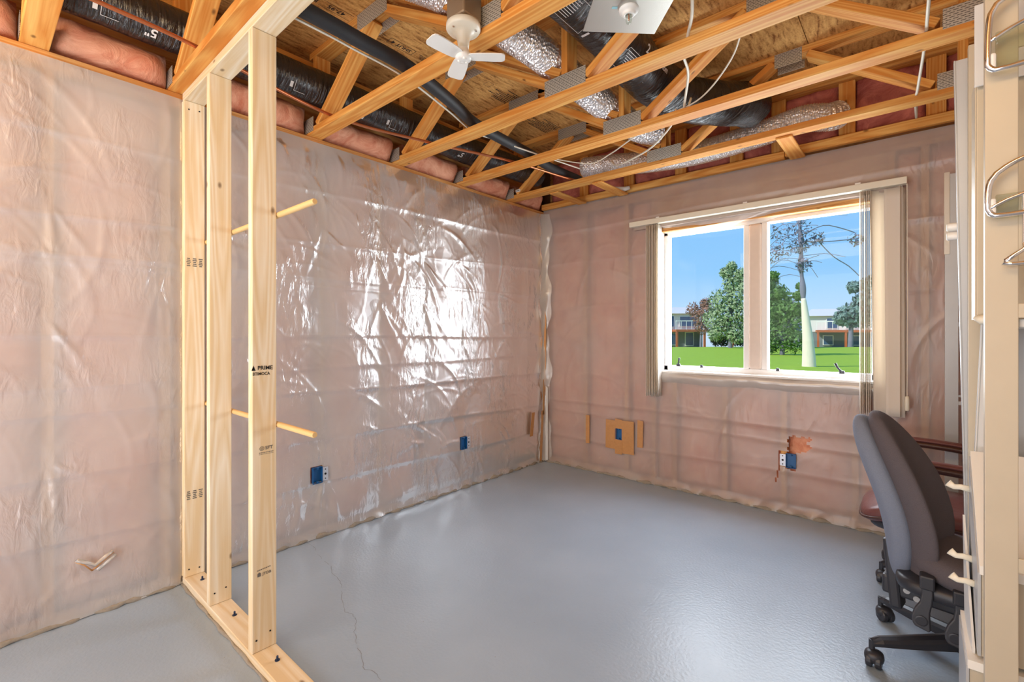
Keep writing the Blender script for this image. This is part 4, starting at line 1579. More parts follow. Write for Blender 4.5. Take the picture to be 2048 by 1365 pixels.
def caster(parent, p, ang):
    p = Vector(p)
    d = Vector((math.cos(ang), math.sin(ang), 0))
    s_ = Vector((-d.y, d.x, 0))
    rot = Matrix((d, s_, Vector((0, 0, 1)))).transposed()
    cs = MB()
    for k in (-1, 1):
        # twin wheels
        c = p + s_ * (0.014 * k) + Vector((0, 0, 0.027)) + d * 0.014
        ring = []
        b = len(cs.v)
        prof = [(0.012, -0.010), (0.024, -0.010), (0.027, -0.006), (0.027, 0.006), (0.024, 0.010), (0.012, 0.010)]
        for (r_, hgt) in prof:
            for q in range(18):
                a = 2 * PI * q / 18
                cs.v.append(tuple(c + d * (math.cos(a) * r_) + Vector((0, 0, 1)) * (math.sin(a) * r_) + s_ * hgt))
        for i in range(len(prof) - 1):
            for q in range(18):
                q2 = (q + 1) % 18
                cs.f.append((b + i * 18 + q, b + i * 18 + q2, b + (i + 1) * 18 + q2, b + (i + 1) * 18 + q))
        cs.f.append(tuple(b + q for q in range(18)))
        cs.f.append(tuple(b + 5 * 18 + q for q in range(18)))
    co = cs.build('caster', M['black_pl'], parent, smooth=False)
    hd = MB()
    hv, hf = superell(p + Vector((0, 0, 0.038)) + d * 0.008, (0.031, 0.030, 0.024), 0.8, 0.8, 18, 10)
    hd.add(hv, hf)
    hd.build('caster_hood', M['black_pl'], co, smooth=True)
    MB().tube([p + Vector((-0.008, 0, 0.05)), p + Vector((-0.008, 0, 0.095))], 0.010, 10).build('caster_stem', M['black_pl'], co)


def star_base(parent, c, R_, a0, zt=0.11):
    c = Vector(c)
    for k in range(5):
        a = a0 + 2 * PI * k / 5
        d = Vector((math.cos(a), math.sin(a), 0))
        s_ = Vector((-d.y, d.x, 0))
        mb_ = MB()
        n = 10
        secs = []
        for i in range(n + 1):
            t_ = i / n
            r_ = 0.03 + (R_ - 0.02) * t_
            w = 0.030 - 0.010 * t_
            top = zt + 0.028 * (1 - t_) ** 1.3
            th = 0.045 - 0.022 * t_
            if i == n:
                w *= 0.6
                top -= 0.006
            q = c + d * r_
            ring = []
            for (ww, hh) in ((-w, -th), (-w * 1.05, -0.012), (-w * 0.7, -0.002), (0, 0.003), (w * 0.7, -0.002), (w * 1.05, -0.012), (w, -th)):
                ring.append(q + s_ * ww + Vector((0, 0, top + hh)))
            secs.append(ring)
        b = len(mb_.v)
        m_ = 7
        for r2 in secs:
            mb_.v += [tuple(x) for x in r2]
        for i in range(n):
            for q in range(m_):
                q2 = (q + 1) % m_
                mb_.f.append((b + i * m_ + q, b + i * m_ + q2, b + (i + 1) * m_ + q2, b + (i + 1) * m_ + q))
        mb_.f.append(tuple(b + q for q in range(m_)))
        mb_.f.append(tuple(b + n * m_ + q for q in range(m_)))
        mb_.build('base_leg', M['black_pl'], parent, smooth=False)
        caster(parent, c + d * R_, a + 0.9 + 0.5 * k)
    MB().lathe(c + Vector((0, 0, zt - 0.03)), [(0.05, 0), (0.055, 0.02), (0.05, 0.06), (0.03, 0.075), (0.028, 0.20)], 20).build('gas_column', M['black_pl'], parent, smooth=True)


# --- grey fabric task chair; its back stands on the left, the seat runs to the right
CX, CY = 2.923, -1.295
ch = thing('task_chair', 'charcoal fabric task chair with two hanging levers, closest to the viewer', 'office chair', (CX, CY, 0))
star_base(ch, (CX, CY, 0), 0.325, math.atan2(-0.17, -0.246) , 0.105)
yaw = R(-10)
cyw, syw = math.cos(yaw), math.sin(yaw)


def loc2w(p):
    # local: x forward from the back over the seat, y sideways
    return Vector((CX + p[0] * cyw - p[1] * syw, CY + p[0] * syw + p[1] * cyw, p[2]))


def seat_fn(p, x, y, z):
    p = p.copy()
    if z > 0:
        p.z -= 0.018 * (1 - min(1, (x * x + y * y))) * 1.2
    p.z -= 0.035 * max(0, x - 0.4) ** 2 * 3
    p.z += 0.03 * max(0, -x - 0.3)
    return p


sv, sf = superell((0, 0, 0), (0.225, 0.215, 0.072), 0.75, 0.7, 44, 22, seat_fn)
mb = MB()
mb.add([loc2w((v_.x + 0.06, v_.y + 0.02, v_.z + 0.385)) for v_ in sv], sf)
mb.build('seat', M['grey_fabric'], ch, smooth=True)
mb = MB()
sv, sf = superell((0, 0, 0), (0.20, 0.19, 0.035), 0.5, 0.5, 32, 12)
mb.add([loc2w((v_.x, v_.y, v_.z + 0.315)) for v_ in sv], sf)
mb.build('seat_pan', M['black_pl'], ch, smooth=True)


def back_shape(scale=1.0, wrap=0.068, thick=0.052):
    def fn(p, x, y, z):
        # outline: pear shaped, wider at mid, narrowing to the rounded top
        wz = 1.0 - 0.30 * max(0, z) ** 1.8 - 0.12 * max(0, -z) ** 2
        p = Vector((p.x, p.y * wz, p.z))
        p.x += wrap * y * y                          # wraps forward at the sides
        p.x += 0.035 * math.cos((z + 0.25) * 2.2)   # lumbar bulge
        p.x -= 0.055 * z                            # recline
        return p
    return superell((0, 0, 0), (thick * scale, 0.180 * scale, 0.335 * scale), 0.8, 0.75, 44, 30, fn)


sv, sf = back_shape()
mb = MB()
BX = -0.195
mb.add([loc2w((v_.x + BX, v_.y, v_.z + 0.592)) for v_ in sv], sf)
mb.build('backrest', M['grey_fabric'], ch, smooth=True)
sv, sf = back_shape(0.94, 0.02, 0.060)
mb = MB()
mb.add([loc2w((v_.x + BX - 0.050, v_.y * 0.90, v_.z + 0.590)) for v_ in sv], sf)
mb.build('back_shell', M['chair_shell'], ch, smooth=True)
# upright bar and mechanism
mb = MB()
b0, b1 = loc2w((-0.225, -0.02, 0.40)), loc2w((-0.205, -0.02, 0.19))
rot = Matrix.Rotation(yaw, 3, 'Z') @ Matrix.Rotation(R(-5), 3, 'Y')
mb.rbox((b0 + b1) / 2, (0.04, 0.075, 0.27), 0.010, rot)
mb.build('back_upright', M['black_pl'], ch)
mb = MB()
mb.rbox(loc2w((-0.12, 0, 0.245)), (0.26, 0.10, 0.075), 0.010, Matrix.Rotation(yaw, 3, 'Z'))
mb.rbox(loc2w((0.02, 0, 0.285)), (0.20, 0.18, 0.035), 0.008, Matrix.Rotation(yaw, 3, 'Z'))
mech = mb.build('tilt_mechanism', M['black_pl'], ch)
for (lx, lz) in ((-0.17, 0.245), (-0.14, 0.225)):
    MB().lathe(loc2w((lx, -0.053, lz)), [(0.011, -0.004), (0.011, 0.004), (0.006, 0.005)], 12, 'Y').build('pivot_pin', M['grey_metal'], mech)
for (lx, ly, zt_) in ((-0.088, -0.185, 0.345), (0.000, -0.185, 0.325)):
    p0 = loc2w((lx, ly, zt_))
    # outline in the x-z plane: narrow neck, sweeping left into a broad paddle
    lft = [(-0.016, 0.0), (-0.015, -0.03), (-0.020, -0.06), (-0.034, -0.085), (-0.042, -0.11), (-0.041, -0.135), (-0.034, -0.146)]
    rgt = [(0.005, -0.156), (0.010, -0.148), (0.008, -0.12), (0.008, -0.09), (0.014, -0.06), (0.017, -0.03), (0.016, 0.0)]
    lv = MB()
    poly = [p0 + Vector((a_, -0.010 - 0.12 * abs(b_), b_)) for a_, b_ in lft + rgt]
    lv.prism(poly, (0, 1, 0), 0.018)
    lo = lv.build('lever', M['black_pl'], ch)
    bv = lo.modifiers.new('round', 'BEVEL')
    bv.width = 0.005
    bv.segments = 2
    MB().rbox(p0 + Vector((0, 0.005, 0.012)), (0.042, 0.05, 0.05), 0.006).build('lever_hinge', M['black_pl'], lo)
    e_ = p0 + Vector((-0.016, -0.026, -0.122))
    MB().lathe(e_, [(0.017, 0.004), (0.018, -0.001), (0.014, -0.002)], 18, 'Y').build('lever_badge', M['black_pl'], lo)

# --- brown leather chair behind it, facing left
BXc, BYc = 2.855, -0.56
bc = thing('leather_chair', 'brown leather armchair on casters tucked behind the charcoal chair by the window wall', 'office chair', (BXc, BYc, 0))
star_base(bc, (BXc, BYc, 0), 0.25, math.atan2(-0.14, -0.2), 0.105)


def b2w(p):
    return Vector((BXc + p[0], BYc + p[1], p[2]))


def lseat(p, x, y, z):
    p = p.copy()
    p.z -= 0.04 * max(0, -x - 0.55) * 2.2
    if z > 0:
        p.z += 0.008 * math.cos(y * 5)
    return p


sv, sf = superell((0, 0, 0), (0.27, 0.26, 0.062), 0.6, 0.5, 44, 20, lseat)
mb = MB()
mb.add([b2w((v_.x - 0.03, v_.y, v_.z + 0.375)) for v_ in sv], sf)
seat_o = mb.build('seat', M['leather'], bc, smooth=True)
mb = MB()
pts = []
for j in range(41):
    ph = 2 * PI * j / 40
    x, y = sgn_pow(math.cos(ph), 0.5) * 0.272, sgn_pow(math.sin(ph), 0.5) * 0.262
    pts.append(b2w((x - 0.03, y, 0.36 - 0.04 * max(0, -x / 0.27 - 0.55) * 2.2)))
mb.tube(pts, 0.007, 8)
mb.build('piping', M['leather_dark'], seat_o, smooth=True)
sv, sf = superell((0, 0, 0), (0.25, 0.24, 0.03), 0.5, 0.5, 30, 10)
mb = MB()
mb.add([b2w((v_.x - 0.02, v_.y, v_.z + 0.305)) for v_ in sv], sf)
mb.build('seat_pan', M['black_pl'], bc, smooth=True)


def lback(p, x, y, z):
    return Vector((p.x + 0.10 * z, p.y * (1 - 0.12 * max(0, z)), p.z))


sv, sf = superell((0, 0, 0), (0.07, 0.25, 0.30), 0.6, 0.6, 32, 24, lback)
mb = MB()
mb.add([b2w((v_.x + 0.30, v_.y, v_.z + 0.66)) for v_ in sv], sf)
mb.build('backrest', M['leather'], bc, smooth=True)
for s in (-1, 1):
    pts = resample([b2w((0.26, s * 0.285, 0.60)), b2w((0.12, s * 0.295, 0.625)), b2w((-0.03, s * 0.30, 0.635)), b2w((-0.16, s * 0.30, 0.635)), b2w((-0.22, s * 0.295, 0.62)), b2w((-0.235, s * 0.29, 0.58)), b2w((-0.19, s * 0.27, 0.45)), b2w((-0.12, s * 0.24, 0.33))], 0.03)
    arm = MB().tube(pts, [0.026 if q.z > 0.56 else 0.02 for q in pts], 14, True, (0.75, 1.25)).build('armrest', M['leather_dark'], bc, smooth=True)
    pad = resample([b2w((0.22, s * 0.288, 0.632)), b2w((0.12, s * 0.295, 0.648)), b2w((-0.03, s * 0.30, 0.657)), b2w((-0.16, s * 0.30, 0.655)), b2w((-0.20, s * 0.297, 0.645))], 0.03)
    MB().tube(pad, [0.012] + [0.022] * (len(pad) - 2) + [0.012], 14, True, (0.55, 1.3)).build('arm_pad', M['leather'], arm, smooth=True)

# ------------------------------------------------------------------ metal shelving rack at the right edge
rk = thing('metal_rack', 'tall beige metal shelving rack with ladder ends and wire brackets along the right edge', 'shelving', (2.9, -1.2, 0))
RX0, RX1 = 2.895, 3.40


def ladder_end(y, m, wire):
    for x in (RX0 + 0.027, RX1 - 0.027):
        mb_ = MB()
        mb_.rbox((x, y, 1.065), (0.054, 0.004, 2.13), 0.0015)
        for s in (-1, 1):
            mb_.rbox((x + s * 0.0255, y + 0.014, 1.065), (0.003, 0.028, 2.13), 0.001)
        mb_.build('upright_post', m, rk)
    for z, hh in ((0.10, 0.04), (0.72, 0.033), (1.298, 0.033), (1.46, 0.12), (1.92, 0.05), (2.10, 0.05)):
        MB().rbox(((RX0 + RX1) / 2, y + 0.002, z), (RX1 - RX0 - 0.104, 0.006, hh), 0.002).build('cross_bar', m, rk)


ladder_end(-2.15, M['beige_metal'], True)
ladder_end(-1.70, M['beige_metal'], True)
MB().rbox((3.15, -1.925, 0.17), (0.40, 0.42, 0.02), 0.003).build('shelf', M['white_metal'], rk)
MB().rbox((3.15, -1.925, 1.27), (0.40, 0.42, 0.02), 0.003).build('shelf', M['white_metal'], rk)
mb = MB()
mb.rbox((3.02, -1.905, 1.61), (0.245, 0.02, 0.65), 0.003)
mb.rbox((2.897, -1.86, 1.61), (0.004, 0.10, 0.65), 0.001)
mb.build('side_panel', M['beige_metal'], rk)
MB().tube([(2.893, -1.92, 1.290), (2.905, -1.925, 1.283), (2.925, -1.925, 1.287), (2.95, -1.925, 1.30)], [0.006, 0.013, 0.014, 0.008], 8).build('torn_edge_strip', M['cream_pl'], rk, smooth=True)
mb = MB()
mb.rbox((3.01, -1.93, 2.02), (0.235, 0.006, 0.22), 0.002)
mb.build('upper_panel', M['white_metal'], rk)


# white bins with sloping lids stacked in the rack
def bin_(x0, x1, y0, y1, zb, z0, z1, label):
    t_ = thing('storage_bin', label, 'storage bin', ((x0 + x1) / 2, (y0 + y1) / 2, zb), 'white bins stacked in the rack')
    prof = [(y0, zb), (y0, z0 - 0.012), (y1, z1 - 0.012), (y1, zb)]
    b_ = MB()
    b_.prism([(x0 + 0.004, y, z) for y, z in prof], (1, 0, 0), x1 - x0 - 0.008)
    b_.build('bin_body', M['beige_metal'], t_)
    l_ = MB()
    l_.prism([(x0, y0 - 0.008, z0 - 0.022), (x0, y0 - 0.008, z0), (x0, y1, z1), (x0, y1, z1 - 0.014)], (1, 0, 0), x1 - x0)
    l_.build('bin_lid', M['white_pl'], t_)
    e_ = MB()
    e_.prism([(x0 - 0.003, y0 - 0.002, zb), (x0 - 0.003, y0 - 0.002, z0 - 0.02), (x0 - 0.003, y1, z1 - 0.016), (x0 - 0.003, y1, zb)], (1, 0, 0), 0.006)
    e_.build('bin_side', M['grey_metal'], t_)
    return t_


b1_ = bin_(2.893, 3.25, -2.05, -1.80, 0.44, 0.668, 0.905, 'upper white bin with a sloping lid in the rack beside the leather chair')
b2_ = bin_(2.872, 3.25, -2.05, -1.80, 0.18, 0.425, 0.435, 'lower white bin under the sloping lidded bin in the rack')
for (t_, y, z) in ((b1_, -1.81, 0.795), (b1_, -1.97, 0.585), (b1_, -1.90, 0.625)):
    path = [(2.893, y, z), (2.872, y, z + 0.003), (2.858, y, z + 0.001), (2.845, y, z + 0.010)]
    MB().tube(path, [0.010, 0.008, 0.008, 0.011], 10, True, (1.0, 0.45)).build('bin_handle', M['cream_pl'], t_, smooth=True)
lp = MB()
lp.prism([(2.883, -1.815, 0.18), (2.883, -2.02, 0.18), (2.883, -2.02, 0.44), (2.876, -1.815, 0.72)], (1, 0, 0), 0.005)
o = lp.build('side_board', M['white_metal'])
tag(o, 'thin white board standing on edge along the side of the stacked bins', 'board')

# separate ladder frame by the window wall
lf = thing('ladder_frame', 'grey metal ladder upright standing against the window wall behind the chairs', 'shelving frame', (3.15, -0.12, 0))
for x in (2.925, 3.36):
    mb_ = MB()
    mb_.rbox((x, -0.12, 1.07), (0.056, 0.004, 2.14), 0.0015)
    for s in (-1, 1):
        mb_.rbox((x + s * 0.0265, -0.106, 1.07), (0.003, 0.028, 2.14), 0.001)
    mb_.build('upright_post', M['grey_metal'], lf)
for z, hh in ((0.10, 0.035), (0.86, 0.022), (0.90, 0.012), (1.298, 0.026), (1.72, 0.026), (2.08, 0.03)):
    MB().rbox((3.1425, -0.118, z), (0.383, 0.006, hh), 0.002).build('cross_bar', M['grey_metal'], lf)
MB().rbox((2.906, -0.124, 1.92), (0.024, 0.003, 0.46), 0.001).build('slotted_strip', M['steel'], lf)
# chrome wire brackets gripping clear sleeves on the near post
for (z0, z1) in ((1.845, 1.985), (1.515, 1.605)):
    w_ = MB()
    yy = -2.185
    w_.tube(resample([(3.06, yy, z1 + 0.045), (2.97, yy, z1 + 0.035), (2.925, yy, z1 + 0.015), (2.902, yy, z1 - 0.012), (2.897, yy, z0 + 0.03), (2.902, yy, z0 + 0.004), (2.93, yy, z0 - 0.002), (3.06, yy, z0 + 0.008)], 0.012), 0.006, 10)
    w_.tube(resample([(3.06, yy, z1 - 0.035), (2.97, yy, z1 - 0.045), (2.925, yy, z1 - 0.06), (2.900, yy, z1 - 0.075)], 0.012), 0.0045, 10)
    wo = w_.build('wire_bracket', M['chrome'], rk, smooth=True)
    MB().rbox((2.985, yy + 0.012, (z0 + z1) / 2 - 0.025), (0.15, 0.012, (z1 - z0) * 0.6), 0.003).build('clear_sleeve', M['acrylic'], wo)
    MB().rbox((2.903, yy + 0.004, z0 + 0.02), (0.016, 0.014, 0.036), 0.005).build('bracket_foot', M['white_pl'], wo)
w_ = MB().tube(resample([(2.955, -2.185, 1.56), (2.955, -2.185, 1.45), (2.952, -2.185, 1.432), (2.925, -2.185, 1.41), (2.935, -2.185, 1.402), (3.05, -2.185, 1.408)], 0.012), 0.005, 10).build('wire_bracket', M['chrome'], rk, smooth=True)

# long loose panels leaning beside the rack
def leaning(x_top, x_bot, y, zt_, w, th, lip, m, label):
    lp_ = MB()
    lp_.prism([(x_bot, y, 0.0), (x_bot + w, y, 0.0), (x_top + w, y, zt_), (x_top, y, zt_)], (0, 1, 0), th)
    lp_.prism([(x_bot, y - lip * 0.2, 0.0), (x_bot, y + lip, 0.0), (x_top, y + lip, zt_), (x_top, y - lip * 0.2, zt_)], (1, 0, 0), 0.003)
    o_ = lp_.build('leaning_panel', m)
    tag(o_, label, 'panel')
    return o_


leaning(2.864, 2.900, -1.66, 2.11, 0.16, 0.012, 0.02, M['grey_metal'], 'long grey metal panel standing upright behind the rack post, its top near a truss')
leaning(2.935, 2.872, -1.76, 1.72, 0.05, 0.012, 0.02, M['white_metal'], 'narrow bright white panel slanting between the rack post and the grey panel')
bd = MB().rbox((2.965, -1.93, 0.10), (0.30, 0.19, 0.022), 0.004).build('loose_shelf_board', M['white_metal'])
tag(bd, 'loose white board jutting out of the rack above the floor at the bottom edge', 'board')
rl = MB()
for z in (1.565, 1.595):
    rl.lathe((2.850, -1.60, z), [(0.011, 0.0), (0.013, 0.003), (0.013, 0.05), (0.011, 0.053)], 14, 'X')
rl.build('roller_pin', M['white_pl'], rk, smooth=True)

# ------------------------------------------------------------------ outdoors
grass_m = simple('lawn_grass', srgb(150, 178, 34), 0.95, var=0.28, bscale=6, bump=0.3)
g = MB()
gxs = np.linspace(-70, 40, 40)
gys = np.linspace(0.25, 120, 50)
P = np.zeros((40, 50, 3))
for i, x in enumerate(gxs):
    for j, y in enumerate(gys):
        dd = (x - 2.772) * -0.652 + (y + 3.702) * 0.758
        z = 0.34 - max(0, dd - 31) * 0.028 + 0.05 * mnoise.noise(Vector((x * .15, y * .15, 0))) + 0.04 * math.exp(-((dd - 11) / 4) ** 2)
        P[i, j] = (x, y, z)
lawn = grid_mesh('lawn', P, grass_m, None)
lawn['kind'] = 'structure'
path_m = simple('pale_path', srgb(214, 204, 184), 0.95)

leaf_cache = {}


def leaf_cloud(name, blobs, n, size, m, parent, seed):
    rnd = np.random.RandomState(seed)
    V_, F_ = [], []
    for k in range(n):
        bx, by, bz, br = blobs[rnd.randint(len(blobs))]
        d = rnd.normal(size=3)
        d /= np.linalg.norm(d)
        rr = br * rnd.uniform(0.35, 1.0) ** 0.6
        c = np.array([bx, by, bz]) + d * rr
        a = rnd.normal(size=3)
        a /= np.linalg.norm(a)
        b = np.cross(a, d + 0.01)
        b /= np.linalg.norm(b) + 1e-6
        s = size * rnd.uniform(0.5, 1.3)
        i0 = len(V_)
        V_ += [c - a * s, c + b * s * 0.45, c + a * s, c - b * s * 0.45]
        F_.append((i0, i0 + 1, i0 + 2, i0 + 3))
    mb_ = MB()
    mb_.v = [tuple(x) for x in V_]
    mb_.f = F_
    o_ = mb_.build(name, m, parent, fix=False)
    o_['kind'] = 'stuff'
    return o_


leafA = simple('green_leaves', srgb(96, 132, 62), 0.8, var=0.35, bscale=3)
leafB = simple('silver_green_leaves', srgb(150, 170, 128), 0.8, var=0.3, bscale=3)
leafC = simple('blue_green_leaves', srgb(112, 140, 132), 0.8, var=0.3, bscale=3)
leafR = simple('russet_leaves', srgb(150, 110, 92), 0.8, var=0.3, bscale=3)
bark = simple('pale_bark', srgb(232, 222, 200), 0.9, bump=0.6, bscale=30, var=0.12, stretch=(1, 1, 0.2))
bark_d = simple('dark_bark', srgb(124, 124, 140), 0.9, bump=0.6, bscale=20)


def tree(loc, label, trunk_r, trunk_h, blobs, n, size, lm, seed, bk=None):
    t_ = thing('tree', label, 'tree', loc, 'trees seen through the window')
    x, y, z = loc
    tr = MB()
    top = (x + 0.1, y, z + trunk_h)
    tr.tube(resample([(x, y, z - 0.2), (x + 0.03, y, z + trunk_h * 0.4), top], 0.3), [trunk_r * (1 - 0.6 * i / 12) if i < 12 else trunk_r * 0.4 for i in range(len(resample([(x, y, z - 0.2), (x + 0.03, y, z + trunk_h * 0.4), top], 0.3)))], 10)
    for k, (bx, by, bz, br) in enumerate(blobs[:8]):
        s0 = Vector((x, y, z + trunk_h * random.uniform(0.4, 0.95)))
        tr.tube([s0, (s0 + Vector((x + bx, y + by, z + bz))) / 2 + Vector((0, 0, 0.1)), (x + bx, y + by, z + bz)], [trunk_r * 0.35, trunk_r * 0.25, trunk_r * 0.08], 6)
    tr.build('trunk', bk or bark_d, t_, smooth=True)
    leaf_cloud('foliage', [(x + b[0], y + b[1], z + b[2], b[3]) for b in blobs], n, size, lm, t_, seed)
    return t_


tree((-6.2, 28.1, 0.33), 'silvery green bushy tree filling the right part of the left pane', 0.14, 3.6,
     [(0, 0, 2.2, 1.0), (0.5, 0, 3.2, 0.9), (-0.5, 0, 3.0, 0.9), (0.2, 0, 4.1, 0.7), (-0.9, 0, 1.9, 0.8), (0.9, 0, 2.2, 0.8), (-0.2, 0, 4.8, 0.45), (0.9, 0, 3.9, 0.6), (1.1, 0.3, 1.4, 0.8), (-0.4, 0, 1.3, .8), (0.4, 0, 0.9, 0.7), (0.1, 0, 5.2, 0.3), (-0.9, 0, 0.9, .5), (0.7, 0, 4.6, .5)], 7600, 0.12, leafB, 1)
tree((-4.75, 31.6, 0.33), 'green tree partly hidden by the window mullion', 0.16, 4.0,
     [(0, 0, 2.2, 1.2), (0.5, 0, 3.3, 1.0), (-0.5, 0, 3.6, 0.9), (0.6, 0, 1.7, 1.0), (0.1, 0, 4.6, 0.6), (1.1, 0, 2.6, .8)], 4200, 0.14, leafA, 2)
tree((-1.55, 19.0, 0.33), 'low bushy green tree left of the pale trunk', 0.10, 1.7,
     [(0, 0, 0.8, 0.7), (0.35, 0, 1.3, 0.6), (-0.4, 0, 1.1, 0.6), (0.45, 0, 0.6, 0.55), (-0.35, 0, 1.9, 0.45), (0.1, 0, 1.8, 0.5), (0.55, 0, 1.9, 0.35), (0.62, 0, 2.5, 0.22), (0.66, 0, 2.9, 0.14), (-.5, 0, .5, .5), (-0.55, 0, 2.4, 0.4), (-0.6, 0, 3.0, 0.35), (-0.35, 0, 3.4, 0.2), (-0.1, 0, 2.6, 0.25)], 6800, 0.08, leafA, 3)
tree((-0.9, 39.3, 0.2), 'wide blue green tree beside the right hand blind vanes', 0.2, 3.4,
     [(0, 0, 2.4, 1.0), (0.9, 0, 2.5, 1.1), (1.9, 0, 2.6, 1.3), (1.6, 0, 3.6, 1.2), (-0.5, 0, 2.2, 0.6), (0.7, 0, 3.3, 0.7), (2.6, 0, 3.2, 1.4), (1.2, 0, 4.6, 0.7), (0.2, 0, 4.5, .45)], 5200, 0.16, leafC, 4)
tree((-11.1, 37.1, 0.1), 'small bare branched russet tree in front of the house with the deck', 0.12, 2.6,
     [(0, 0, 2.6, 0.9), (-0.6, 0, 3.2, 0.7), (0.5, 0, 3.0, 0.7), (0.1, 0, 1.7, 0.7), (0.4, 0, 3.7, .5)], 1800, 0.11, leafR, 5)
# tall tree with the pale trunk
tt = thing('tree', 'tall thin tree with a smooth pale trunk flaring toward the ground in the right pane', 'tree', (0.71, 10.35, 0.25), 'trees seen through the window')
pp = [(0.71, 10.35, 0.05), (0.705, 10.345, 0.6), (0.68, 10.32, 1.2), (0.635, 10.28, 1.75), (0.60, 10.25, 2.15)]
MB().tube(resample(pp, 0.08), [0.175 - 0.14 * (i / 27) ** 1.2 for i in range(len(resample(pp, 0.08)))], 16).build('trunk', bark, tt, smooth=True)
pp = [(0.60, 10.25, 2.10), (0.585, 10.24, 2.5), (0.55, 10.22, 3.0), (0.56, 10.22, 3.5), (0.53, 10.2, 4.0), (0.50, 10.2, 4.8), (0.52, 10.2, 5.6)]
MB().tube(resample(pp, 0.1), [0.045 + 0.03 * math.sin(i * .5) ** 2 - 0.0006 * i for i in range(len(resample(pp, 0.1)))], 10).build('upper_trunk', bark_d, tt, smooth=True)
brn = MB()
rb = random.Random(3)
for k in range(26):
    z = 2.7 + k * 0.075
    s_ = 1 if k % 2 else -1
    L_ = rb.uniform(0.35, 1.0)
    p0 = Vector((0.55, 10.22, z))
    p1 = p0 + Vector((s_ * L_ * 0.5, rb.uniform(-.2, .2), rb.uniform(0.02, 0.2)))
    p2 = p0 + Vector((s_ * L_, rb.uniform(-.4, .4), rb.uniform(-0.25, 0.22)))
    brn.tube(resample([p0, p1, p2], 0.12), 0.007, 5)
for ppt in ([(0.55, 10.2, 3.75), (1.0, 10.4, 3.98), (1.35, 10.6, 3.9), (1.62, 10.8, 3.78)], [(0.55, 10.2, 3.6), (1.1, 10.5, 3.58), (1.7, 10.8, 3.62)], [(0.9, 10.4, 3.6), (1.2, 10.6, 3.2), (1.5, 10.8, 2.95), (1.7, 10.9, 2.7)]):
    brn.tube(resample(ppt, 0.12), 0.012, 5)
brn.build('branches', bark_d, tt)
leaf_cloud('foliage', [(0.52, 10.2, 3.9, 0.28), (0.55, 10.2, 3.5, 0.22), (0.2, 10.1, 3.45, 0.3), (-0.05, 10.0, 3.3, 0.25), (0.6, 10.2, 3.0, 0.2), (0.9, 10.4, 3.65, 0.2), (1.65, 10.8, 3.6, 0.2), (0.1, 10.1, 3.9, .3)], 900, 0.045, bark_d, tt, 8)

# houses across the lawn
sid = simple('white_siding', srgb(232, 228, 222), 0.8)
sid_g = simple('grey_siding', srgb(118, 128, 134), 0.8)
roofm = simple('grey_roof', srgb(206, 202, 200), 0.9)
deckm = simple('red_brown_timber', srgb(176, 96, 56), 0.8)
glz = simple('dark_glazing', srgb(70, 96, 130), 0.15)
winh = simple('pale_trim', srgb(238, 236, 232), 0.6)


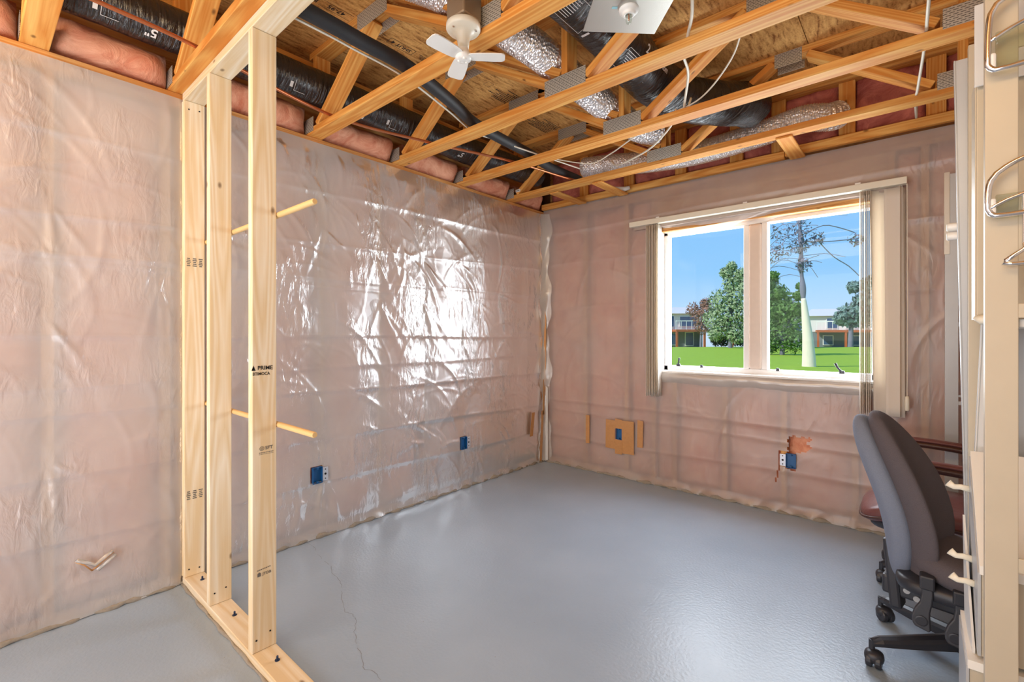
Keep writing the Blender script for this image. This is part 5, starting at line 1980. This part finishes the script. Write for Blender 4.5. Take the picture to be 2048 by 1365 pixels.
def house(c, yaw_, w, d, h1, h2, label, wins, deck):
    t_ = thing('house', label, 'house', c, 'houses across the lawn')
    rz = Matrix.Rotation(yaw_, 3, 'Z')
    c = Vector(c)

    def P_(x, y, z):
        return c + rz @ Vector((x, y, z))
    MB().box(P_(0, d / 2, h1 / 2), (w, d, h1), rz).build('lower_wall', sid_g, t_)
    MB().box(P_(0, d / 2, h1 + h2 / 2), (w + 0.1, d + 0.1, h2), rz).build('upper_wall', sid, t_)
    rf = MB()
    e = 0.4
    rf.prism([P_(-w / 2 - e, -e, h1 + h2), P_(-w / 2 - e, d + e, h1 + h2), P_(-w / 2 + 0.5, d / 2, h1 + h2 + 0.8)], rz @ Vector((1, 0, 0)), w + 2 * e - 0.5)
    rf.build('roof', roofm, t_)
    for (x, z, ww, hh) in wins:
        f_ = MB().box(P_(x, -0.08, z), (ww + 0.14, 0.08, hh + 0.14), rz).build('window', winh, t_)
        MB().box(P_(x, -0.13, z), (ww, 0.03, hh), rz).build('pane', glz, f_)
    if deck:
        x0, x1, dz, dd = deck
        MB().box(P_((x0 + x1) / 2, -dd / 2, dz), (x1 - x0, dd, 0.22), rz).build('deck', deckm, t_)
        for x in np.linspace(x0 + 0.1, x1 - 0.1, 3):
            MB().box(P_(x, -dd + 0.1, dz / 2), (0.17, 0.17, dz), rz).build('deck_post', deckm, t_)
        rl_ = MB()
        rl_.box(P_((x0 + x1) / 2, -dd + 0.05, dz + 0.9), (x1 - x0, 0.08, 0.08), rz)
        rail = rl_.build('railing', winh, t_)
        for x in np.linspace(x0, x1, 12):
            MB().box(P_(x, -dd + 0.05, dz + 0.5), (0.04, 0.04, 0.8), rz).build('baluster', winh, rail)
    return t_


hy = R(40)
house((-14.6, 41.2, -0.12), hy, 4.6, 6, 1.65, 1.65, 'white house with red timber deck behind the left window pane',
      [(0.9, 2.55, 1.6, 0.9), (-0.9, 2.55, 0.8, 1.0), (-0.6, 0.85, 0.9, 1.1), (1.0, 0.85, .7, 1.2)], (-0.9, 4.4, 1.65, 2.0))
house((-1.9, 49.5, -0.28), R(12), 6.4, 6, 1.7, 1.5, 'cream house with timber porch behind the right window pane',
      [(-1.3, 2.5, 0.8, 0.9), (0.2, 2.5, 0.8, 0.9), (-1.6, 0.9, .7, .8), (0.4, 0.9, .7, .8)], (-2.6, 1.8, 1.75, 1.6))
house((-9.0, 60.0, -0.3), R(15), 9.0, 6, 1.6, 1.6, 'pale distant house low behind the silvery tree', [(-2, 2.3, 1.2, .9), (1, 2.3, 1.2, .9)], None)
hd = thing('hedge', 'dark clipped hedge row beside the timber deck', 'hedge', (-10.6, 42.0, 0.0))
leaf_cloud('foliage', [(-11.6 + 0.6 * k, 43.0 + 0.45 * k, 0.6, 0.62) for k in range(7)], 2400, 0.14, simple('hedge_leaves', srgb(60, 84, 60), 0.9, var=0.3, bscale=4), hd, 12)
